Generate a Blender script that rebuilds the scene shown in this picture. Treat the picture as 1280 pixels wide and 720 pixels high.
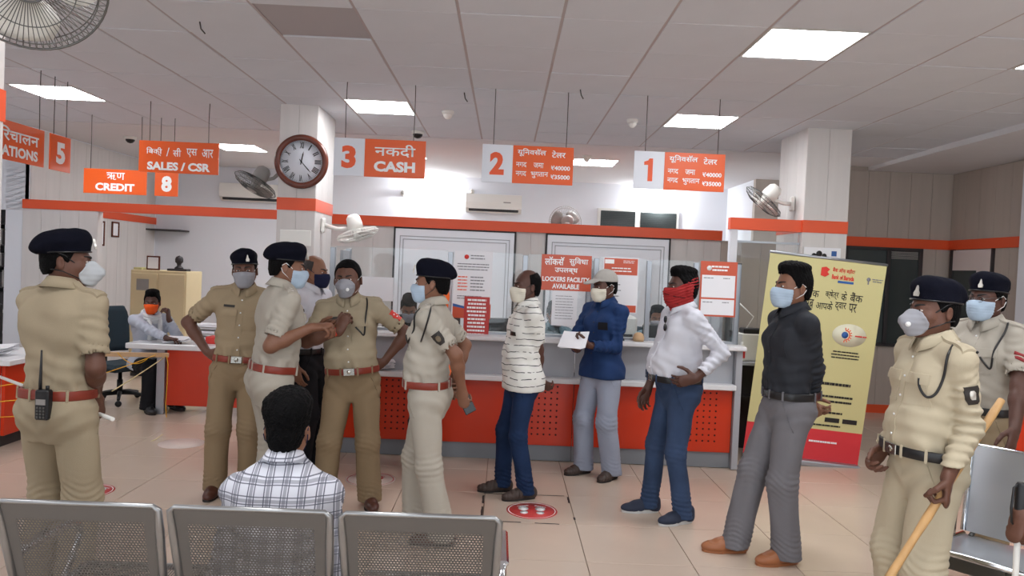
import bpy, bmesh, math, random
import numpy as np
from math import sin, cos, pi, radians
from mathutils import Vector, Matrix, Euler
from mathutils.bvhtree import BVHTree

for _o in list(bpy.data.objects):
    bpy.data.objects.remove(_o)
SC = bpy.context.scene
COL = SC.collection
random.seed(7)
np.random.seed(7)

# ------------------------------------------------------------------ camera
FPX, EYE, ROLL = 923.0, 1.65, 0.0425
_yd = np.array([(632 - 640) / FPX, (360 - 335) / FPX, -1.0]); _yd /= np.linalg.norm(_yd)
_up = np.array([ROLL, 1.0, 0.0]); _zd = _up - _yd * (_up @ _yd); _zd /= np.linalg.norm(_zd)
_xd = np.cross(_yd, _zd)
CAMR = np.stack([_xd, _yd, _zd], 1)            # world axes seen from the camera
cam = bpy.data.objects.new('camera', bpy.data.cameras.new('camera'))
COL.objects.link(cam)
M = Matrix([list(r) + [0] for r in CAMR.T] + [[0, 0, 0, 1]])
M.translation = (0, 0, EYE)
cam.matrix_world = M
cam.data.sensor_width = 36.0
cam.data.lens = 36.0 * FPX / 1280.0
cam.data.clip_start = 0.05
SC.camera = cam

def at(px, py, Y):
    """world point at depth Y that the photo shows at (px, py)"""
    r = CAMR.T @ np.array([(px - 640) / FPX, (360 - py) / FPX, -1.0])
    r = r * Y / r[1]
    return Vector((r[0], r[1], r[2] + EYE))

# ------------------------------------------------------------------ world, exposure
W = bpy.data.worlds.new('daylight'); SC.world = W; W.use_nodes = True
W.node_tree.nodes['Background'].inputs[0].default_value = (0.86, 0.93, 1.0, 1)
W.node_tree.nodes['Background'].inputs[1].default_value = 1.5
SC.view_settings.view_transform = 'Standard'
SC.view_settings.look = 'None'
SC.view_settings.gamma = 1.0
SC.view_settings.use_curve_mapping = False
SC.view_settings.exposure = 0.62
PANEL_POWER = 17.0          # emission of the ceiling panels
BULB_WATT = 20.0

# ------------------------------------------------------------------ materials
def lin(c):
    c = c / 255.0
    return c / 12.92 if c <= 0.04045 else ((c + 0.055) / 1.055) ** 2.4
def rgb(*c):
    return (lin(c[0]), lin(c[1]), lin(c[2]), 1.0)

def nd(nt, t, **kw):
    n = nt.nodes.new(t)
    for k, v in kw.items():
        setattr(n, k, v)
    return n
def mth(nt, op, a, b=None, c=None):
    n = nt.nodes.new('ShaderNodeMath'); n.operation = op
    for i, v in enumerate((a, b, c)):
        if v is None: continue
        if isinstance(v, (int, float)): n.inputs[i].default_value = v
        else: nt.links.new(v, n.inputs[i])
    return n.outputs[0]

def mat(name, col, rough=0.55, metal=0.0, noise=None, bump=None, spec=0.5, coat=0.0, stretch=(1, 1, 1)):
    """procedural principled material: colour with soft mottling and fine relief"""
    m = bpy.data.materials.new(name); m.use_nodes = True
    nt = m.node_tree; b = nt.nodes['Principled BSDF']
    b.inputs['Base Color'].default_value = rgb(*col)
    b.inputs['Roughness'].default_value = rough
    b.inputs['Metallic'].default_value = metal
    b.inputs['Specular IOR Level'].default_value = spec
    b.inputs['Coat Weight'].default_value = coat
    if noise or bump:
        tc = nd(nt, 'ShaderNodeTexCoord'); mp = nd(nt, 'ShaderNodeMapping')
        mp.inputs['Scale'].default_value = stretch
        nt.links.new(tc.outputs['Object'], mp.inputs[0])
    if noise:
        sc, amt = noise
        nz = nd(nt, 'ShaderNodeTexNoise'); nz.inputs['Scale'].default_value = sc
        nz.inputs['Detail'].default_value = 4
        nt.links.new(mp.outputs[0], nz.inputs['Vector'])
        mx = nd(nt, 'ShaderNodeMix', data_type='RGBA')
        lo = [x * (1 - amt) for x in rgb(*col)[:3]] + [1]
        hi = [min(1, x * (1 + amt)) for x in rgb(*col)[:3]] + [1]
        mx.inputs[6].default_value = lo; mx.inputs[7].default_value = hi
        nt.links.new(nz.outputs['Fac'], mx.inputs[0])
        nt.links.new(mx.outputs[2], b.inputs['Base Color'])
    if bump:
        sc, st = bump
        nz = nd(nt, 'ShaderNodeTexNoise'); nz.inputs['Scale'].default_value = sc
        nz.inputs['Detail'].default_value = 3
        nt.links.new(mp.outputs[0], nz.inputs['Vector'])
        bp = nd(nt, 'ShaderNodeBump'); bp.inputs['Strength'].default_value = st
        bp.inputs['Distance'].default_value = 0.01
        nt.links.new(nz.outputs['Fac'], bp.inputs['Height'])
        nt.links.new(bp.outputs[0], b.inputs['Normal'])
    return m

def emit(name, col, power):
    m = bpy.data.materials.new(name); m.use_nodes = True
    b = m.node_tree.nodes['Principled BSDF']
    b.inputs['Base Color'].default_value = (0.8, 0.8, 0.8, 1)
    b.inputs['Emission Color'].default_value = rgb(*col)
    b.inputs['Emission Strength'].default_value = power
    return m

def glass_mat(name, tint=(235, 245, 245), alpha=0.16, rough=0.02):
    m = bpy.data.materials.new(name); m.use_nodes = True
    nt = m.node_tree; nt.nodes.remove(nt.nodes['Principled BSDF'])
    out = nt.nodes['Material Output']
    tr = nd(nt, 'ShaderNodeBsdfTransparent'); tr.inputs[0].default_value = rgb(*tint)
    df = nd(nt, 'ShaderNodeBsdfDiffuse'); df.inputs[0].default_value = rgb(215, 225, 228)
    gl = nd(nt, 'ShaderNodeBsdfGlossy'); gl.inputs['Roughness'].default_value = rough
    m1 = nd(nt, 'ShaderNodeMixShader'); m1.inputs[0].default_value = alpha
    nt.links.new(tr.outputs[0], m1.inputs[1]); nt.links.new(df.outputs[0], m1.inputs[2])
    fr = nd(nt, 'ShaderNodeFresnel'); fr.inputs[0].default_value = 1.45
    m2 = nd(nt, 'ShaderNodeMixShader')
    nt.links.new(fr.outputs[0], m2.inputs[0])
    nt.links.new(m1.outputs[0], m2.inputs[1]); nt.links.new(gl.outputs[0], m2.inputs[2])
    nt.links.new(m2.outputs[0], out.inputs[0])
    return m

def pattern_mat(name, base, rough, build):
    """cloth with a woven or printed pattern; build(nt, x, y, z) returns (factor, colour) pairs"""
    m = bpy.data.materials.new(name); m.use_nodes = True
    nt = m.node_tree; b = nt.nodes['Principled BSDF']
    b.inputs['Roughness'].default_value = rough
    b.inputs['Specular IOR Level'].default_value = 0.25
    tc = nd(nt, 'ShaderNodeTexCoord'); sp = nd(nt, 'ShaderNodeSeparateXYZ')
    nt.links.new(tc.outputs['Object'], sp.inputs[0])
    cur = None
    for fac, col in build(nt, sp.outputs[0], sp.outputs[1], sp.outputs[2], tc.outputs['Object']):
        mx = nd(nt, 'ShaderNodeMix', data_type='RGBA')
        nt.links.new(fac, mx.inputs[0])
        if cur is None: mx.inputs[6].default_value = rgb(*base)
        else: nt.links.new(cur, mx.inputs[6])
        mx.inputs[7].default_value = rgb(*col)
        cur = mx.outputs[2]
    nt.links.new(cur, b.inputs['Base Color'])
    return m
def stripe(nt, c, period, centre, half):
    f = mth(nt, 'FRACT', mth(nt, 'DIVIDE', mth(nt, 'ADD', c, 50.0), period))
    return mth(nt, 'LESS_THAN', mth(nt, 'ABSOLUTE', mth(nt, 'SUBTRACT', f, centre)), half)

MT = {}
def defmat(key, *a, **k): MT[key] = mat(key, *a, **k)
defmat('ceiling_tile', (214, 216, 222), 0.9, noise=(3, .04), bump=(160, .12))
defmat('ceiling_bar', (184, 172, 172), 0.8)
defmat('gypsum', (218, 216, 218), 0.9, noise=(2, .03))
defmat('white_paint', (226, 228, 234), 0.75, noise=(1.5, .03))
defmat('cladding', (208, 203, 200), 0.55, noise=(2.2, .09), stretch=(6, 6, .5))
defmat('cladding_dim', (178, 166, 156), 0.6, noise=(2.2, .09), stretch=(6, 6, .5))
defmat('door_white', (240, 242, 248), 0.5, noise=(1.2, .03))
defmat('orange_band', (226, 84, 40), 0.45)
defmat('orange_panel', (204, 52, 12), 0.35, noise=(2, .06))
defmat('dark_hole', (60, 14, 6), 0.8)
defmat('sign_orange', (232, 92, 24), 0.35)
defmat('sign_white', (225, 228, 236), 0.4)
defmat('print_white', (246, 246, 246), 0.5)
defmat('print_black', (28, 26, 26), 0.5)
defmat('print_grey', (130, 130, 136), 0.6)
defmat('print_red', (214, 50, 40), 0.5)
defmat('print_orange', (236, 92, 44), 0.5)
defmat('print_blue', (44, 92, 160), 0.5)
defmat('poster_red', (186, 48, 42), 0.35)
defmat('poster_orange', (200, 84, 54), 0.35)
defmat('paper', (236, 236, 240), 0.6, noise=(6, .02))
defmat('banner_yellow', (206, 198, 142), 0.45, noise=(1.5, .05))
defmat('banner_red', (214, 52, 60), 0.45)
defmat('apron_grey', (164, 166, 172), 0.4, noise=(2, .03))
defmat('ledge_white', (226, 226, 228), 0.35, noise=(3, .02))
defmat('plinth_grey', (128, 132, 138), 0.45, noise=(3, .05))
defmat('aluminium', (168, 172, 178), 0.35, metal=.8, noise=(5, .05))
defmat('steel_dark', (104, 104, 102), 0.35, metal=.9, noise=(4, .1))
defmat('chrome', (215, 218, 222), 0.12, metal=1.0, noise=(6, .05))
defmat('black_plastic', (22, 22, 25), 0.45, bump=(90, .1))
defmat('black_gloss', (14, 14, 16), 0.15)
defmat('white_plastic', (228, 226, 220), 0.4, noise=(4, .03))
defmat('grey_plastic', (150, 146, 142), 0.45)
defmat('cream_steel', (218, 200, 158), 0.5, noise=(4, .08))
defmat('chair_fabric', (36, 52, 62), 0.85, bump=(200, .25))
defmat('wood_clock', (96, 48, 36), 0.25, noise=(9, .35), stretch=(1, 5, 1))
defmat('wood_bar', (206, 170, 130), 0.6, noise=(8, .15), stretch=(1, 6, 6))
defmat('cane', (190, 148, 96), 0.5, noise=(14, .28), stretch=(1, 1, .3), bump=(30, .2))
defmat('rope_yellow', (232, 176, 40), 0.7)
defmat('rope_pale', (216, 200, 150), 0.7)
defmat('wire', (70, 68, 66), 0.5)
defmat('dark_glass', (58, 66, 66), 0.12, noise=(1.2, .25))
defmat('frame_dark', (48, 44, 46), 0.5)
defmat('pale_panel', (214, 200, 196), 0.6)
defmat('red_sticker', (196, 60, 58), 0.4, noise=(12, .12))
defmat('pale_sticker', (214, 196, 186), 0.4, noise=(14, .1))
defmat('tape_black', (34, 28, 26), 0.6)
defmat('khaki', (162, 148, 124), 0.85, noise=(5, .07), bump=(320, .18), spec=.2)
defmat('khaki_pale', (172, 165, 153), 0.85, noise=(5, .06), bump=(320, .18), spec=.2)
defmat('khaki_cream', (184, 172, 148), 0.85, noise=(5, .06), bump=(320, .18), spec=.2)
defmat('khaki_brown', (138, 118, 92), 0.85, noise=(5, .07), bump=(320, .18), spec=.2)
defmat('khaki_tan', (154, 136, 110), 0.85, noise=(5, .07), bump=(320, .18), spec=.2)
defmat('white_cotton', (206, 206, 214), 0.8, noise=(6, .03), bump=(300, .15), spec=.2)
defmat('shirt_grey', (184, 188, 200), 0.8, noise=(6, .03), bump=(300, .15), spec=.2)
defmat('unlit_panel', (176, 170, 172), .8)
defmat('banner_pale', (226, 222, 196), .5)
defmat('ceiling_void', (70, 64, 64), 0.9)
defmat('badge_dull', (112, 98, 78), 0.6)
defmat('rim_steel', (150, 150, 150), .28, metal=.85, noise=(5, .1))
defmat('blue_cotton', (30, 54, 96), 0.75, noise=(14, .22), bump=(300, .2), spec=.2)
defmat('black_cotton', (40, 42, 48), 0.75, noise=(6, .1), bump=(300, .15), spec=.25)
defmat('dark_trouser', (26, 26, 30), 0.8, bump=(300, .15), spec=.2)
defmat('grey_trouser', (112, 110, 114), 0.8, noise=(8, .06), bump=(320, .15), spec=.2)
defmat('pale_trouser', (150, 156, 172), 0.8, noise=(7, .1), bump=(300, .15), spec=.2)
defmat('jeans', (30, 48, 80), 0.85, noise=(7, .4), bump=(340, .25), spec=.2)
defmat('jeans_faded', (54, 70, 98), 0.85, noise=(5, .6), bump=(340, .25), spec=.2)
defmat('green_cloth', (34, 66, 58), 0.85, noise=(8, .1), spec=.2)
defmat('brown_cloth', (112, 76, 46), 0.85, noise=(8, .1), spec=.2)
defmat('teal_cloth', (110, 136, 146), 0.85, noise=(60, .3), spec=.2)
defmat('scarf_white', (214, 214, 214), 0.85, noise=(9, .06), bump=(150, .3), spec=.2)
defmat('scarf_orange', (240, 110, 50), 0.8, noise=(12, .15), spec=.2)
defmat('beret_navy', (15, 16, 27), 0.95, noise=(12, .15), bump=(240, .35), spec=.1)
defmat('cap_grey', (170, 166, 160), 0.85, noise=(20, .15), bump=(200, .3), spec=.2)
defmat('belt_brown', (128, 46, 30), 0.4, noise=(10, .12))
defmat('belt_black', (22, 20, 22), 0.35)
defmat('buckle', (190, 188, 180), 0.25, metal=1.0)
defmat('leather_black', (24, 22, 24), 0.35, noise=(10, .15))
defmat('leather_tan', (150, 92, 56), 0.45, noise=(10, .12))
defmat('leather_brown', (78, 44, 34), 0.4, noise=(10, .15))
defmat('sandal', (66, 52, 46), 0.6, noise=(10, .15))
defmat('navy_shoe', (34, 42, 62), 0.7, noise=(12, .12))
defmat('sole_pale', (196, 196, 194), 0.6)
defmat('sole_dark', (38, 32, 30), 0.7)
defmat('mask_white', (184, 188, 192), 0.85, noise=(30, .03), spec=.2)
defmat('mask_grey', (150, 150, 156), 0.85, noise=(30, .03), spec=.2)
defmat('mask_blue', (172, 190, 208), 0.8, noise=(30, .04), spec=.2)
defmat('mask_cream', (218, 212, 196), 0.85, noise=(30, .04), spec=.2)
defmat('mask_dark', (30, 34, 62), 0.8, spec=.2)
defmat('mask_orange', (244, 96, 36), 0.8, spec=.2)
defmat('strap_white', (230, 230, 230), 0.7)
defmat('hair', (8, 7, 8), 0.7, noise=(60, .4), bump=(140, .8), spec=.1)
defmat('hair_grey', (62, 56, 54), 0.6, noise=(60, .4), bump=(140, .7), spec=.3)
defmat('eye_white', (206, 196, 188), 0.3)
defmat('iris', (30, 18, 14), 0.15)
defmat('brow', (24, 18, 16), 0.7)
defmat('badge_silver', (212, 208, 200), 0.35, metal=.6)
defmat('badge_black', (40, 34, 30), 0.6)
defmat('thread_red', (140, 36, 40), 0.7)
defmat('lens_dark', (24, 26, 28), 0.1)
defmat('sill', (110, 108, 108), 0.4)
for k, c in dict(skin_a=(122, 82, 62), skin_b=(98, 64, 50), skin_c=(126, 86, 66), skin_d=(84, 54, 44), skin_e=(134, 92, 70)).items():
    MT[k] = mat(k, c, 0.5, noise=(14, .08), bump=(120, .12), spec=.4)
    MT[k].node_tree.nodes['Principled BSDF'].inputs['Subsurface Weight'].default_value = 0.0
MT['partition_glass'] = glass_mat('partition_glass', (252, 254, 254), .035)
MT['window_glass'] = glass_mat('window_glass', (200, 210, 210), .05)
MT['light_panel'] = emit('light_panel', (250, 252, 255), PANEL_POWER)
MT['bulb_glow'] = emit('bulb_glow', (250, 252, 255), 30.0)

def _floor(m):
    nt = m.node_tree; b = nt.nodes['Principled BSDF']
defmat('floor_tile', (202, 183, 166), 0.2, noise=(2.5, .06), spec=.45)
defmat('floor_joint', (128, 104, 90), 0.8)

def _plaid(nt, x, y, z, v):
    dk, md = (88, 88, 100), (150, 150, 160)
    return [(mth(nt, 'MULTIPLY', stripe(nt, x, .058, .5, .10), .55), dk), (mth(nt, 'MULTIPLY', stripe(nt, x, .058, .30, .035), .9), dk),
            (mth(nt, 'MULTIPLY', stripe(nt, x, .058, .70, .035), .9), dk), (mth(nt, 'MULTIPLY', stripe(nt, z, .062, .5, .09), .5), dk),
            (mth(nt, 'MULTIPLY', stripe(nt, z, .062, .32, .03), .85), dk), (mth(nt, 'MULTIPLY', stripe(nt, z, .062, .72, .03), .85), dk)]
MT['plaid'] = pattern_mat('plaid', (210, 210, 218), .85, _plaid)
def _wave(nt, x, y, z, v):
    nz = nd(nt, 'ShaderNodeTexNoise'); nz.inputs['Scale'].default_value = 7
    nt.links.new(v, nz.inputs['Vector'])
    zz = mth(nt, 'ADD', z, mth(nt, 'MULTIPLY', nz.outputs['Fac'], .05))
    n2 = nd(nt, 'ShaderNodeTexNoise'); n2.inputs['Scale'].default_value = 16
    nt.links.new(v, n2.inputs['Vector'])
    f = mth(nt, 'MULTIPLY', stripe(nt, zz, .046, .5, .055), mth(nt, 'GREATER_THAN', n2.outputs['Fac'], .42))
    return [(f, (40, 40, 44))]
MT['wave_print'] = pattern_mat('wave_print', (222, 220, 214), .85, _wave)
def _band(nt, x, y, z, v):
    nz = nd(nt, 'ShaderNodeTexNoise'); nz.inputs['Scale'].default_value = 30
    nt.links.new(v, nz.inputs['Vector'])
    zz = mth(nt, 'ADD', z, mth(nt, 'MULTIPLY', x, .25))
    f = mth(nt, 'MULTIPLY', stripe(nt, zz, .05, .5, .05), mth(nt, 'GREATER_THAN', nz.outputs['Fac'], .5))
    g = mth(nt, 'MULTIPLY', stripe(nt, zz, .014, .5, .16), .4)
    return [(g, (120, 20, 24)), (f, (30, 14, 16))]
MT['bandana'] = pattern_mat('bandana', (154, 40, 40), .8, _band)

def perforated(name):
    """pressed steel sheet with rows of round holes inside a solid rim"""
    m = bpy.data.materials.new(name); m.use_nodes = True
    nt = m.node_tree; b = nt.nodes['Principled BSDF']; out = nt.nodes['Material Output']
    b.inputs['Base Color'].default_value = rgb(104, 101, 98); b.inputs['Metallic'].default_value = .55
    b.inputs['Roughness'].default_value = .42
    tc = nd(nt, 'ShaderNodeTexCoord'); sp = nd(nt, 'ShaderNodeSeparateXYZ')
    nt.links.new(tc.outputs['Object'], sp.inputs[0]); x, z = sp.outputs[0], sp.outputs[2]
    P, Q, R = .0105, .0182, .0034
    def dots(ox, oz):
        dx = mth(nt, 'MULTIPLY', mth(nt, 'SUBTRACT', mth(nt, 'FRACT', mth(nt, 'ADD', mth(nt, 'DIVIDE', x, P), 50 + ox)), .5), P)
        dz = mth(nt, 'MULTIPLY', mth(nt, 'SUBTRACT', mth(nt, 'FRACT', mth(nt, 'ADD', mth(nt, 'DIVIDE', z, Q), 50 + oz)), .5), Q)
        r2 = mth(nt, 'ADD', mth(nt, 'MULTIPLY', dx, dx), mth(nt, 'MULTIPLY', dz, dz))
        return mth(nt, 'LESS_THAN', r2, R * R)
    h = mth(nt, 'MAXIMUM', dots(0, 0), dots(.5, .5))
    h = mth(nt, 'MULTIPLY', h, mth(nt, 'LESS_THAN', mth(nt, 'ABSOLUTE', x), .20))
    h = mth(nt, 'MULTIPLY', h, mth(nt, 'LESS_THAN', mth(nt, 'ABSOLUTE', z), .155))
    tr = nd(nt, 'ShaderNodeBsdfTransparent'); mx = nd(nt, 'ShaderNodeMixShader')
    nt.links.new(h, mx.inputs[0]); nt.links.new(b.outputs[0], mx.inputs[1]); nt.links.new(tr.outputs[0], mx.inputs[2])
    nt.links.new(mx.outputs[0], out.inputs[0])
    nz = nd(nt, 'ShaderNodeTexNoise'); nz.inputs['Scale'].default_value = 5
    nt.links.new(tc.outputs['Object'], nz.inputs['Vector'])
    rr = nd(nt, 'ShaderNodeMapRange'); rr.inputs[3].default_value = .3; rr.inputs[4].default_value = .6
    nt.links.new(nz.outputs['Fac'], rr.inputs[0]); nt.links.new(rr.outputs[0], b.inputs['Roughness'])
    return m
MT['perforated_steel'] = perforated('perforated_steel')
# ------------------------------------------------------------------ scene-graph helpers
def link_mesh(name, me, parent=None, kind=None):
    o = bpy.data.objects.new(name, me); COL.objects.link(o)
    if parent is not None: o.parent = parent
    if kind: o['kind'] = kind
    return o
def tag(o, label=None, cat=None, group=None):
    if label: o['label'] = label
    if cat: o['category'] = cat
    if group: o['group'] = group
    return o
def thing(name, label, cat, loc=(0, 0, 0), rz=0.0, group=None):
    o = bpy.data.objects.new(name, None); COL.objects.link(o)
    o.empty_display_size = .1
    o.location = loc; o.rotation_euler = (0, 0, rz)
    return tag(o, label, cat, group)

class MB:
    """collects shapes into one mesh"""
    def __init__(s): s.v = []; s.f = []; s.sm = []; s.mi = []
    def add(s, vs, fs, smooth=False, mi=0):
        n = len(s.v); s.v += [tuple(v) for v in vs]; s.f += [tuple(i + n for i in f) for f in fs]
        s.sm += [smooth] * len(fs); s.mi += [mi] * len(fs); return s
    def box(s, lo, hi, bev=0.0, T=None, mi=0):
        lo = Vector(lo); hi = Vector(hi); c = (lo + hi) / 2; h = (hi - lo) / 2
        b = min(bev, h.x * .9, h.y * .9, h.z * .9)
        if b <= 0:
            vs = [Vector((c.x + sx * h.x, c.y + sy * h.y, c.z + sz * h.z)) for sz in (-1, 1) for sy in (-1, 1) for sx in (-1, 1)]
            fs = [(0, 2, 3, 1), (4, 5, 7, 6), (0, 1, 5, 4), (2, 6, 7, 3), (0, 4, 6, 2), (1, 3, 7, 5)]
        else:
            vs = []; idx = {}
            for sx in (-1, 1):
                for sy in (-1, 1):
                    for sz in (-1, 1):
                        for a in range(3):
                            d = [h.x - b, h.y - b, h.z - b]; d[a] += b
                            idx[(sx, sy, sz, a)] = len(vs)
                            vs.append(Vector((c.x + sx * d[0], c.y + sy * d[1], c.z + sz * d[2])))
            fs = []
            for a in range(3):
                for sg in (-1, 1):
                    o1, o2 = [(1, 2), (2, 0), (0, 1)][a]
                    q = []
                    for (p, r) in ((-1, -1), (1, -1), (1, 1), (-1, 1)):
                        k = [0, 0, 0]; k[a] = sg; k[o1] = p; k[o2] = r
                        q.append(idx[(*k, a)])
                    fs.append(tuple(q if sg > 0 else q[::-1]))
            for a in range(3):
                o1, o2 = [(1, 2), (2, 0), (0, 1)][a]
                for p in (-1, 1):
                    for r in (-1, 1):
                        k0 = [0, 0, 0]; k1 = [0, 0, 0]
                        k0[a] = -1; k1[a] = 1; k0[o1] = k1[o1] = p; k0[o2] = k1[o2] = r
                        q = [idx[(*k0, o1)], idx[(*k1, o1)], idx[(*k1, o2)], idx[(*k0, o2)]]
                        fs.append(tuple(q if p * r < 0 else q[::-1]))
            for sx in (-1, 1):
                for sy in (-1, 1):
                    for sz in (-1, 1):
                        q = [idx[(sx, sy, sz, a)] for a in range(3)]
                        fs.append(tuple(q if sx * sy * sz > 0 else q[::-1]))
        if T is not None: vs = [T @ v for v in vs]
        return s.add(vs, fs, False, mi)
    def tube(s, pts, r, n=8, mi=0, closed=False, cap=True):
        pts = [Vector(p) for p in pts]; N = len(pts)
        rs = r if isinstance(r, (list, tuple)) else [r] * N
        vs = []; fs = []; prev = None
        for i, p in enumerate(pts):
            if closed: d = pts[(i + 1) % N] - pts[i - 1]
            else: d = pts[min(i + 1, N - 1)] - pts[max(i - 1, 0)]
            if d.length < 1e-9: d = Vector((0, 0, 1))
            d.normalize()
            if prev is None:
                a = Vector((0, 0, 1)) if abs(d.z) < .9 else Vector((1, 0, 0))
                u = d.cross(a).normalized()
            else:
                u = prev - d * prev.dot(d)
                u = u.normalized() if u.length > 1e-6 else d.orthogonal().normalized()
            prev = u; w = d.cross(u)
            for k in range(n):
                t = 2 * pi * k / n
                vs.append(p + (u * cos(t) + w * sin(t)) * rs[i])
        for i in range(N if closed else N - 1):
            j = (i + 1) % N
            for k in range(n):
                fs.append((i * n + k, i * n + (k + 1) % n, j * n + (k + 1) % n, j * n + k))
        s.add(vs, fs, True, mi)
        if cap and not closed:
            m = len(s.v) - len(vs)
            s.f += [tuple(m + k for k in range(n))[::-1], tuple(m + (N - 1) * n + k for k in range(n))]
            s.sm += [False, False]; s.mi += [mi, mi]
        return s
    def lathe(s, prof, n=24, T=None, mi=0, smooth=True, cap=True):
        """profile of (radius, z) turned round z"""
        vs = [Vector((r * cos(2 * pi * k / n), r * sin(2 * pi * k / n), z)) for r, z in prof for k in range(n)]
        fs = [(i * n + k, i * n + (k + 1) % n, (i + 1) * n + (k + 1) % n, (i + 1) * n + k) for i in range(len(prof) - 1) for k in range(n)]
        if cap:
            if prof[0][0] > 1e-6: fs.append(tuple(range(n))[::-1])
            if prof[-1][0] > 1e-6: fs.append(tuple((len(prof) - 1) * n + k for k in range(n)))
        if T is not None: vs = [T @ v for v in vs]
        return s.add(vs, fs, smooth, mi)
    def prism(s, poly, d0, d1, axis='y', T=None, mi=0):
        """outline (a, b) swept along an axis: y -> (a, d, b), z -> (a, b, d), x -> (d, a, b)"""
        f = {'y': lambda a, b, d: (a, d, b), 'z': lambda a, b, d: (a, b, d), 'x': lambda a, b, d: (d, a, b)}[axis]
        n = len(poly)
        vs = [Vector(f(a, b, d0)) for a, b in poly] + [Vector(f(a, b, d1)) for a, b in poly]
        fs = [tuple(range(n)), tuple(range(n, 2 * n))[::-1]] + [(i, n + i, n + (i + 1) % n, (i + 1) % n) for i in range(n)]
        if T is not None: vs = [T @ v for v in vs]
        return s.add(vs, fs, False, mi)
    def grid(s, P, smooth=True, mi=0, wrap=False):
        """rows of points"""
        R, Cn = len(P), len(P[0])
        vs = [p for row in P for p in row]
        fs = [(i * Cn + j, i * Cn + (j + 1) % Cn, (i + 1) * Cn + (j + 1) % Cn, (i + 1) * Cn + j) for i in range(R - 1) for j in range(Cn if wrap else Cn - 1)]
        return s.add(vs, fs, smooth, mi)
    def mesh(s, name, mats):
        me = bpy.data.meshes.new(name)
        me.from_pydata([tuple(v) for v in s.v], [], s.f)
        me.polygons.foreach_set('use_smooth', s.sm)
        me.polygons.foreach_set('material_index', s.mi)
        for m in (mats if isinstance(mats, (list, tuple)) else [mats]):
            me.materials.append(MT[m] if isinstance(m, str) else m)
        bm = bmesh.new(); bm.from_mesh(me); bmesh.ops.recalc_face_normals(bm, faces=bm.faces); bm.to_mesh(me); bm.free()
        return me
    def build(s, name, mats, parent=None, kind=None):
        return link_mesh(name, s.mesh(name, mats), parent, kind)

def box_obj(name, lo, hi, m, parent=None, bev=0.0, kind=None):
    return MB().box(lo, hi, bev).build(name, m, parent, kind)
def arc(c, r, a0, a1, n, plane='xz'):
    out = []
    for i in range(n + 1):
        a = a0 + (a1 - a0) * i / n
        if plane == 'xz': out.append((c[0] + r * cos(a), c[1], c[2] + r * sin(a)))
        elif plane == 'yz': out.append((c[0], c[1] + r * cos(a), c[2] + r * sin(a)))
        else: out.append((c[0] + r * cos(a), c[1] + r * sin(a), c[2]))
    return out

TEXTS = []
def text(name, s, w, h, T, m, parent, bold=.018, fit='both', align='c'):
    """lettering whose inked box is w by h, lying in the local XY plane of T"""
    TEXTS.append((name, s, w, h, T, m, parent, bold, fit, align))
def flush_texts():
    if not TEXTS: return
    jobs = []
    for t in TEXTS:
        c = bpy.data.curves.new(t[0], 'FONT'); c.body = t[1]; c.size = 1; c.offset = t[7]; c.resolution_u = 3
        o = bpy.data.objects.new(t[0], c); COL.objects.link(o); jobs.append(o)
    dg = bpy.context.evaluated_depsgraph_get(); dg.update()
    for o, (name, s, w, h, T, m, parent, bold, fit, align) in zip(jobs, TEXTS):
        me = bpy.data.meshes.new_from_object(o.evaluated_get(dg))
        n = len(me.vertices)
        co = np.zeros(n * 3, np.float32); me.vertices.foreach_get('co', co); co = co.reshape(-1, 3)
        lo, hi = co.min(0), co.max(0); c = (lo + hi) / 2; sz = np.maximum(hi - lo, 1e-6)
        sx, sy = w / sz[0], h / sz[1]
        if fit == 'h': sx = sy
        if fit == 'w': sy = sx
        if align == 'l': c[0] = lo[0]
        co[:, 0] = (co[:, 0] - c[0]) * sx; co[:, 1] = (co[:, 1] - c[1]) * sy; co[:, 2] = 0
        R = np.array(T.to_3x3()); tr = np.array(T.translation)
        co = co @ R.T + tr
        me.vertices.foreach_set('co', co.astype(np.float32).ravel())
        me.materials.clear(); me.materials.append(MT[m]); me.update()
        cv = o.data; bpy.data.objects.remove(o); bpy.data.curves.remove(cv)
        link_mesh(name, me, parent)
    TEXTS.clear()
def facing(loc, nrm):
    """frame whose z points along nrm (horizontal) and whose y is up"""
    z = Vector(nrm).normalized(); y = Vector((0, 0, 1)); y = (y - z * y.dot(z)).normalized(); x = y.cross(z)
    Mx = Matrix((x, y, z)).transposed().to_4x4(); Mx.translation = Vector(loc); return Mx
# ------------------------------------------------------------------ the room
CZ = 3.144
FX0, FY0, TS = -0.08, 4.76, 0.61       # a floor joint; tile size
CX0, CY0 = -0.34, 4.40                 # a ceiling joint

floor = box_obj('floor', (-6.3, -3.2, -.12), (5.75, 12.6, -.012), 'floor_joint', kind='structure')
_tm = MB().box((.002, .002, -.012), (TS - .002, TS - .002, 0), .0015).mesh('floor_tile', 'floor_tile')
for i in range(-10, 10):
    for j in range(-2, 12):
        if len(floor.children) > 296: break
        x, y = FX0 + i * TS, FY0 + j * TS
        if x < -6.3 or x + TS > 5.8: continue
        if j < 1 and (x < -3.8 or x > 3.7): continue
        o = link_mesh('floor_tile', _tm, floor); o.location = (x, y, 0)
f2 = MB()
for i in range(-11, 11):
    for j in list(range(-13, -2)) + list(range(12, 13)):
        x, y = FX0 + i * TS, FY0 + j * TS
        if x < -6.3 or x + TS > 5.8: continue
        f2.box((x + .002, y + .002, -.012), (x + TS - .002, y + TS - .002, 0))
for i in range(-11, 11):
    for j in range(-2, 1):
        x, y = FX0 + i * TS, FY0 + j * TS
        if x < -6.3 or x + TS > 5.8 or not (x < -3.8 or x > 3.7): continue
        f2.box((x + .002, y + .002, -.012), (x + TS - .002, y + TS - .002, 0))
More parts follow.
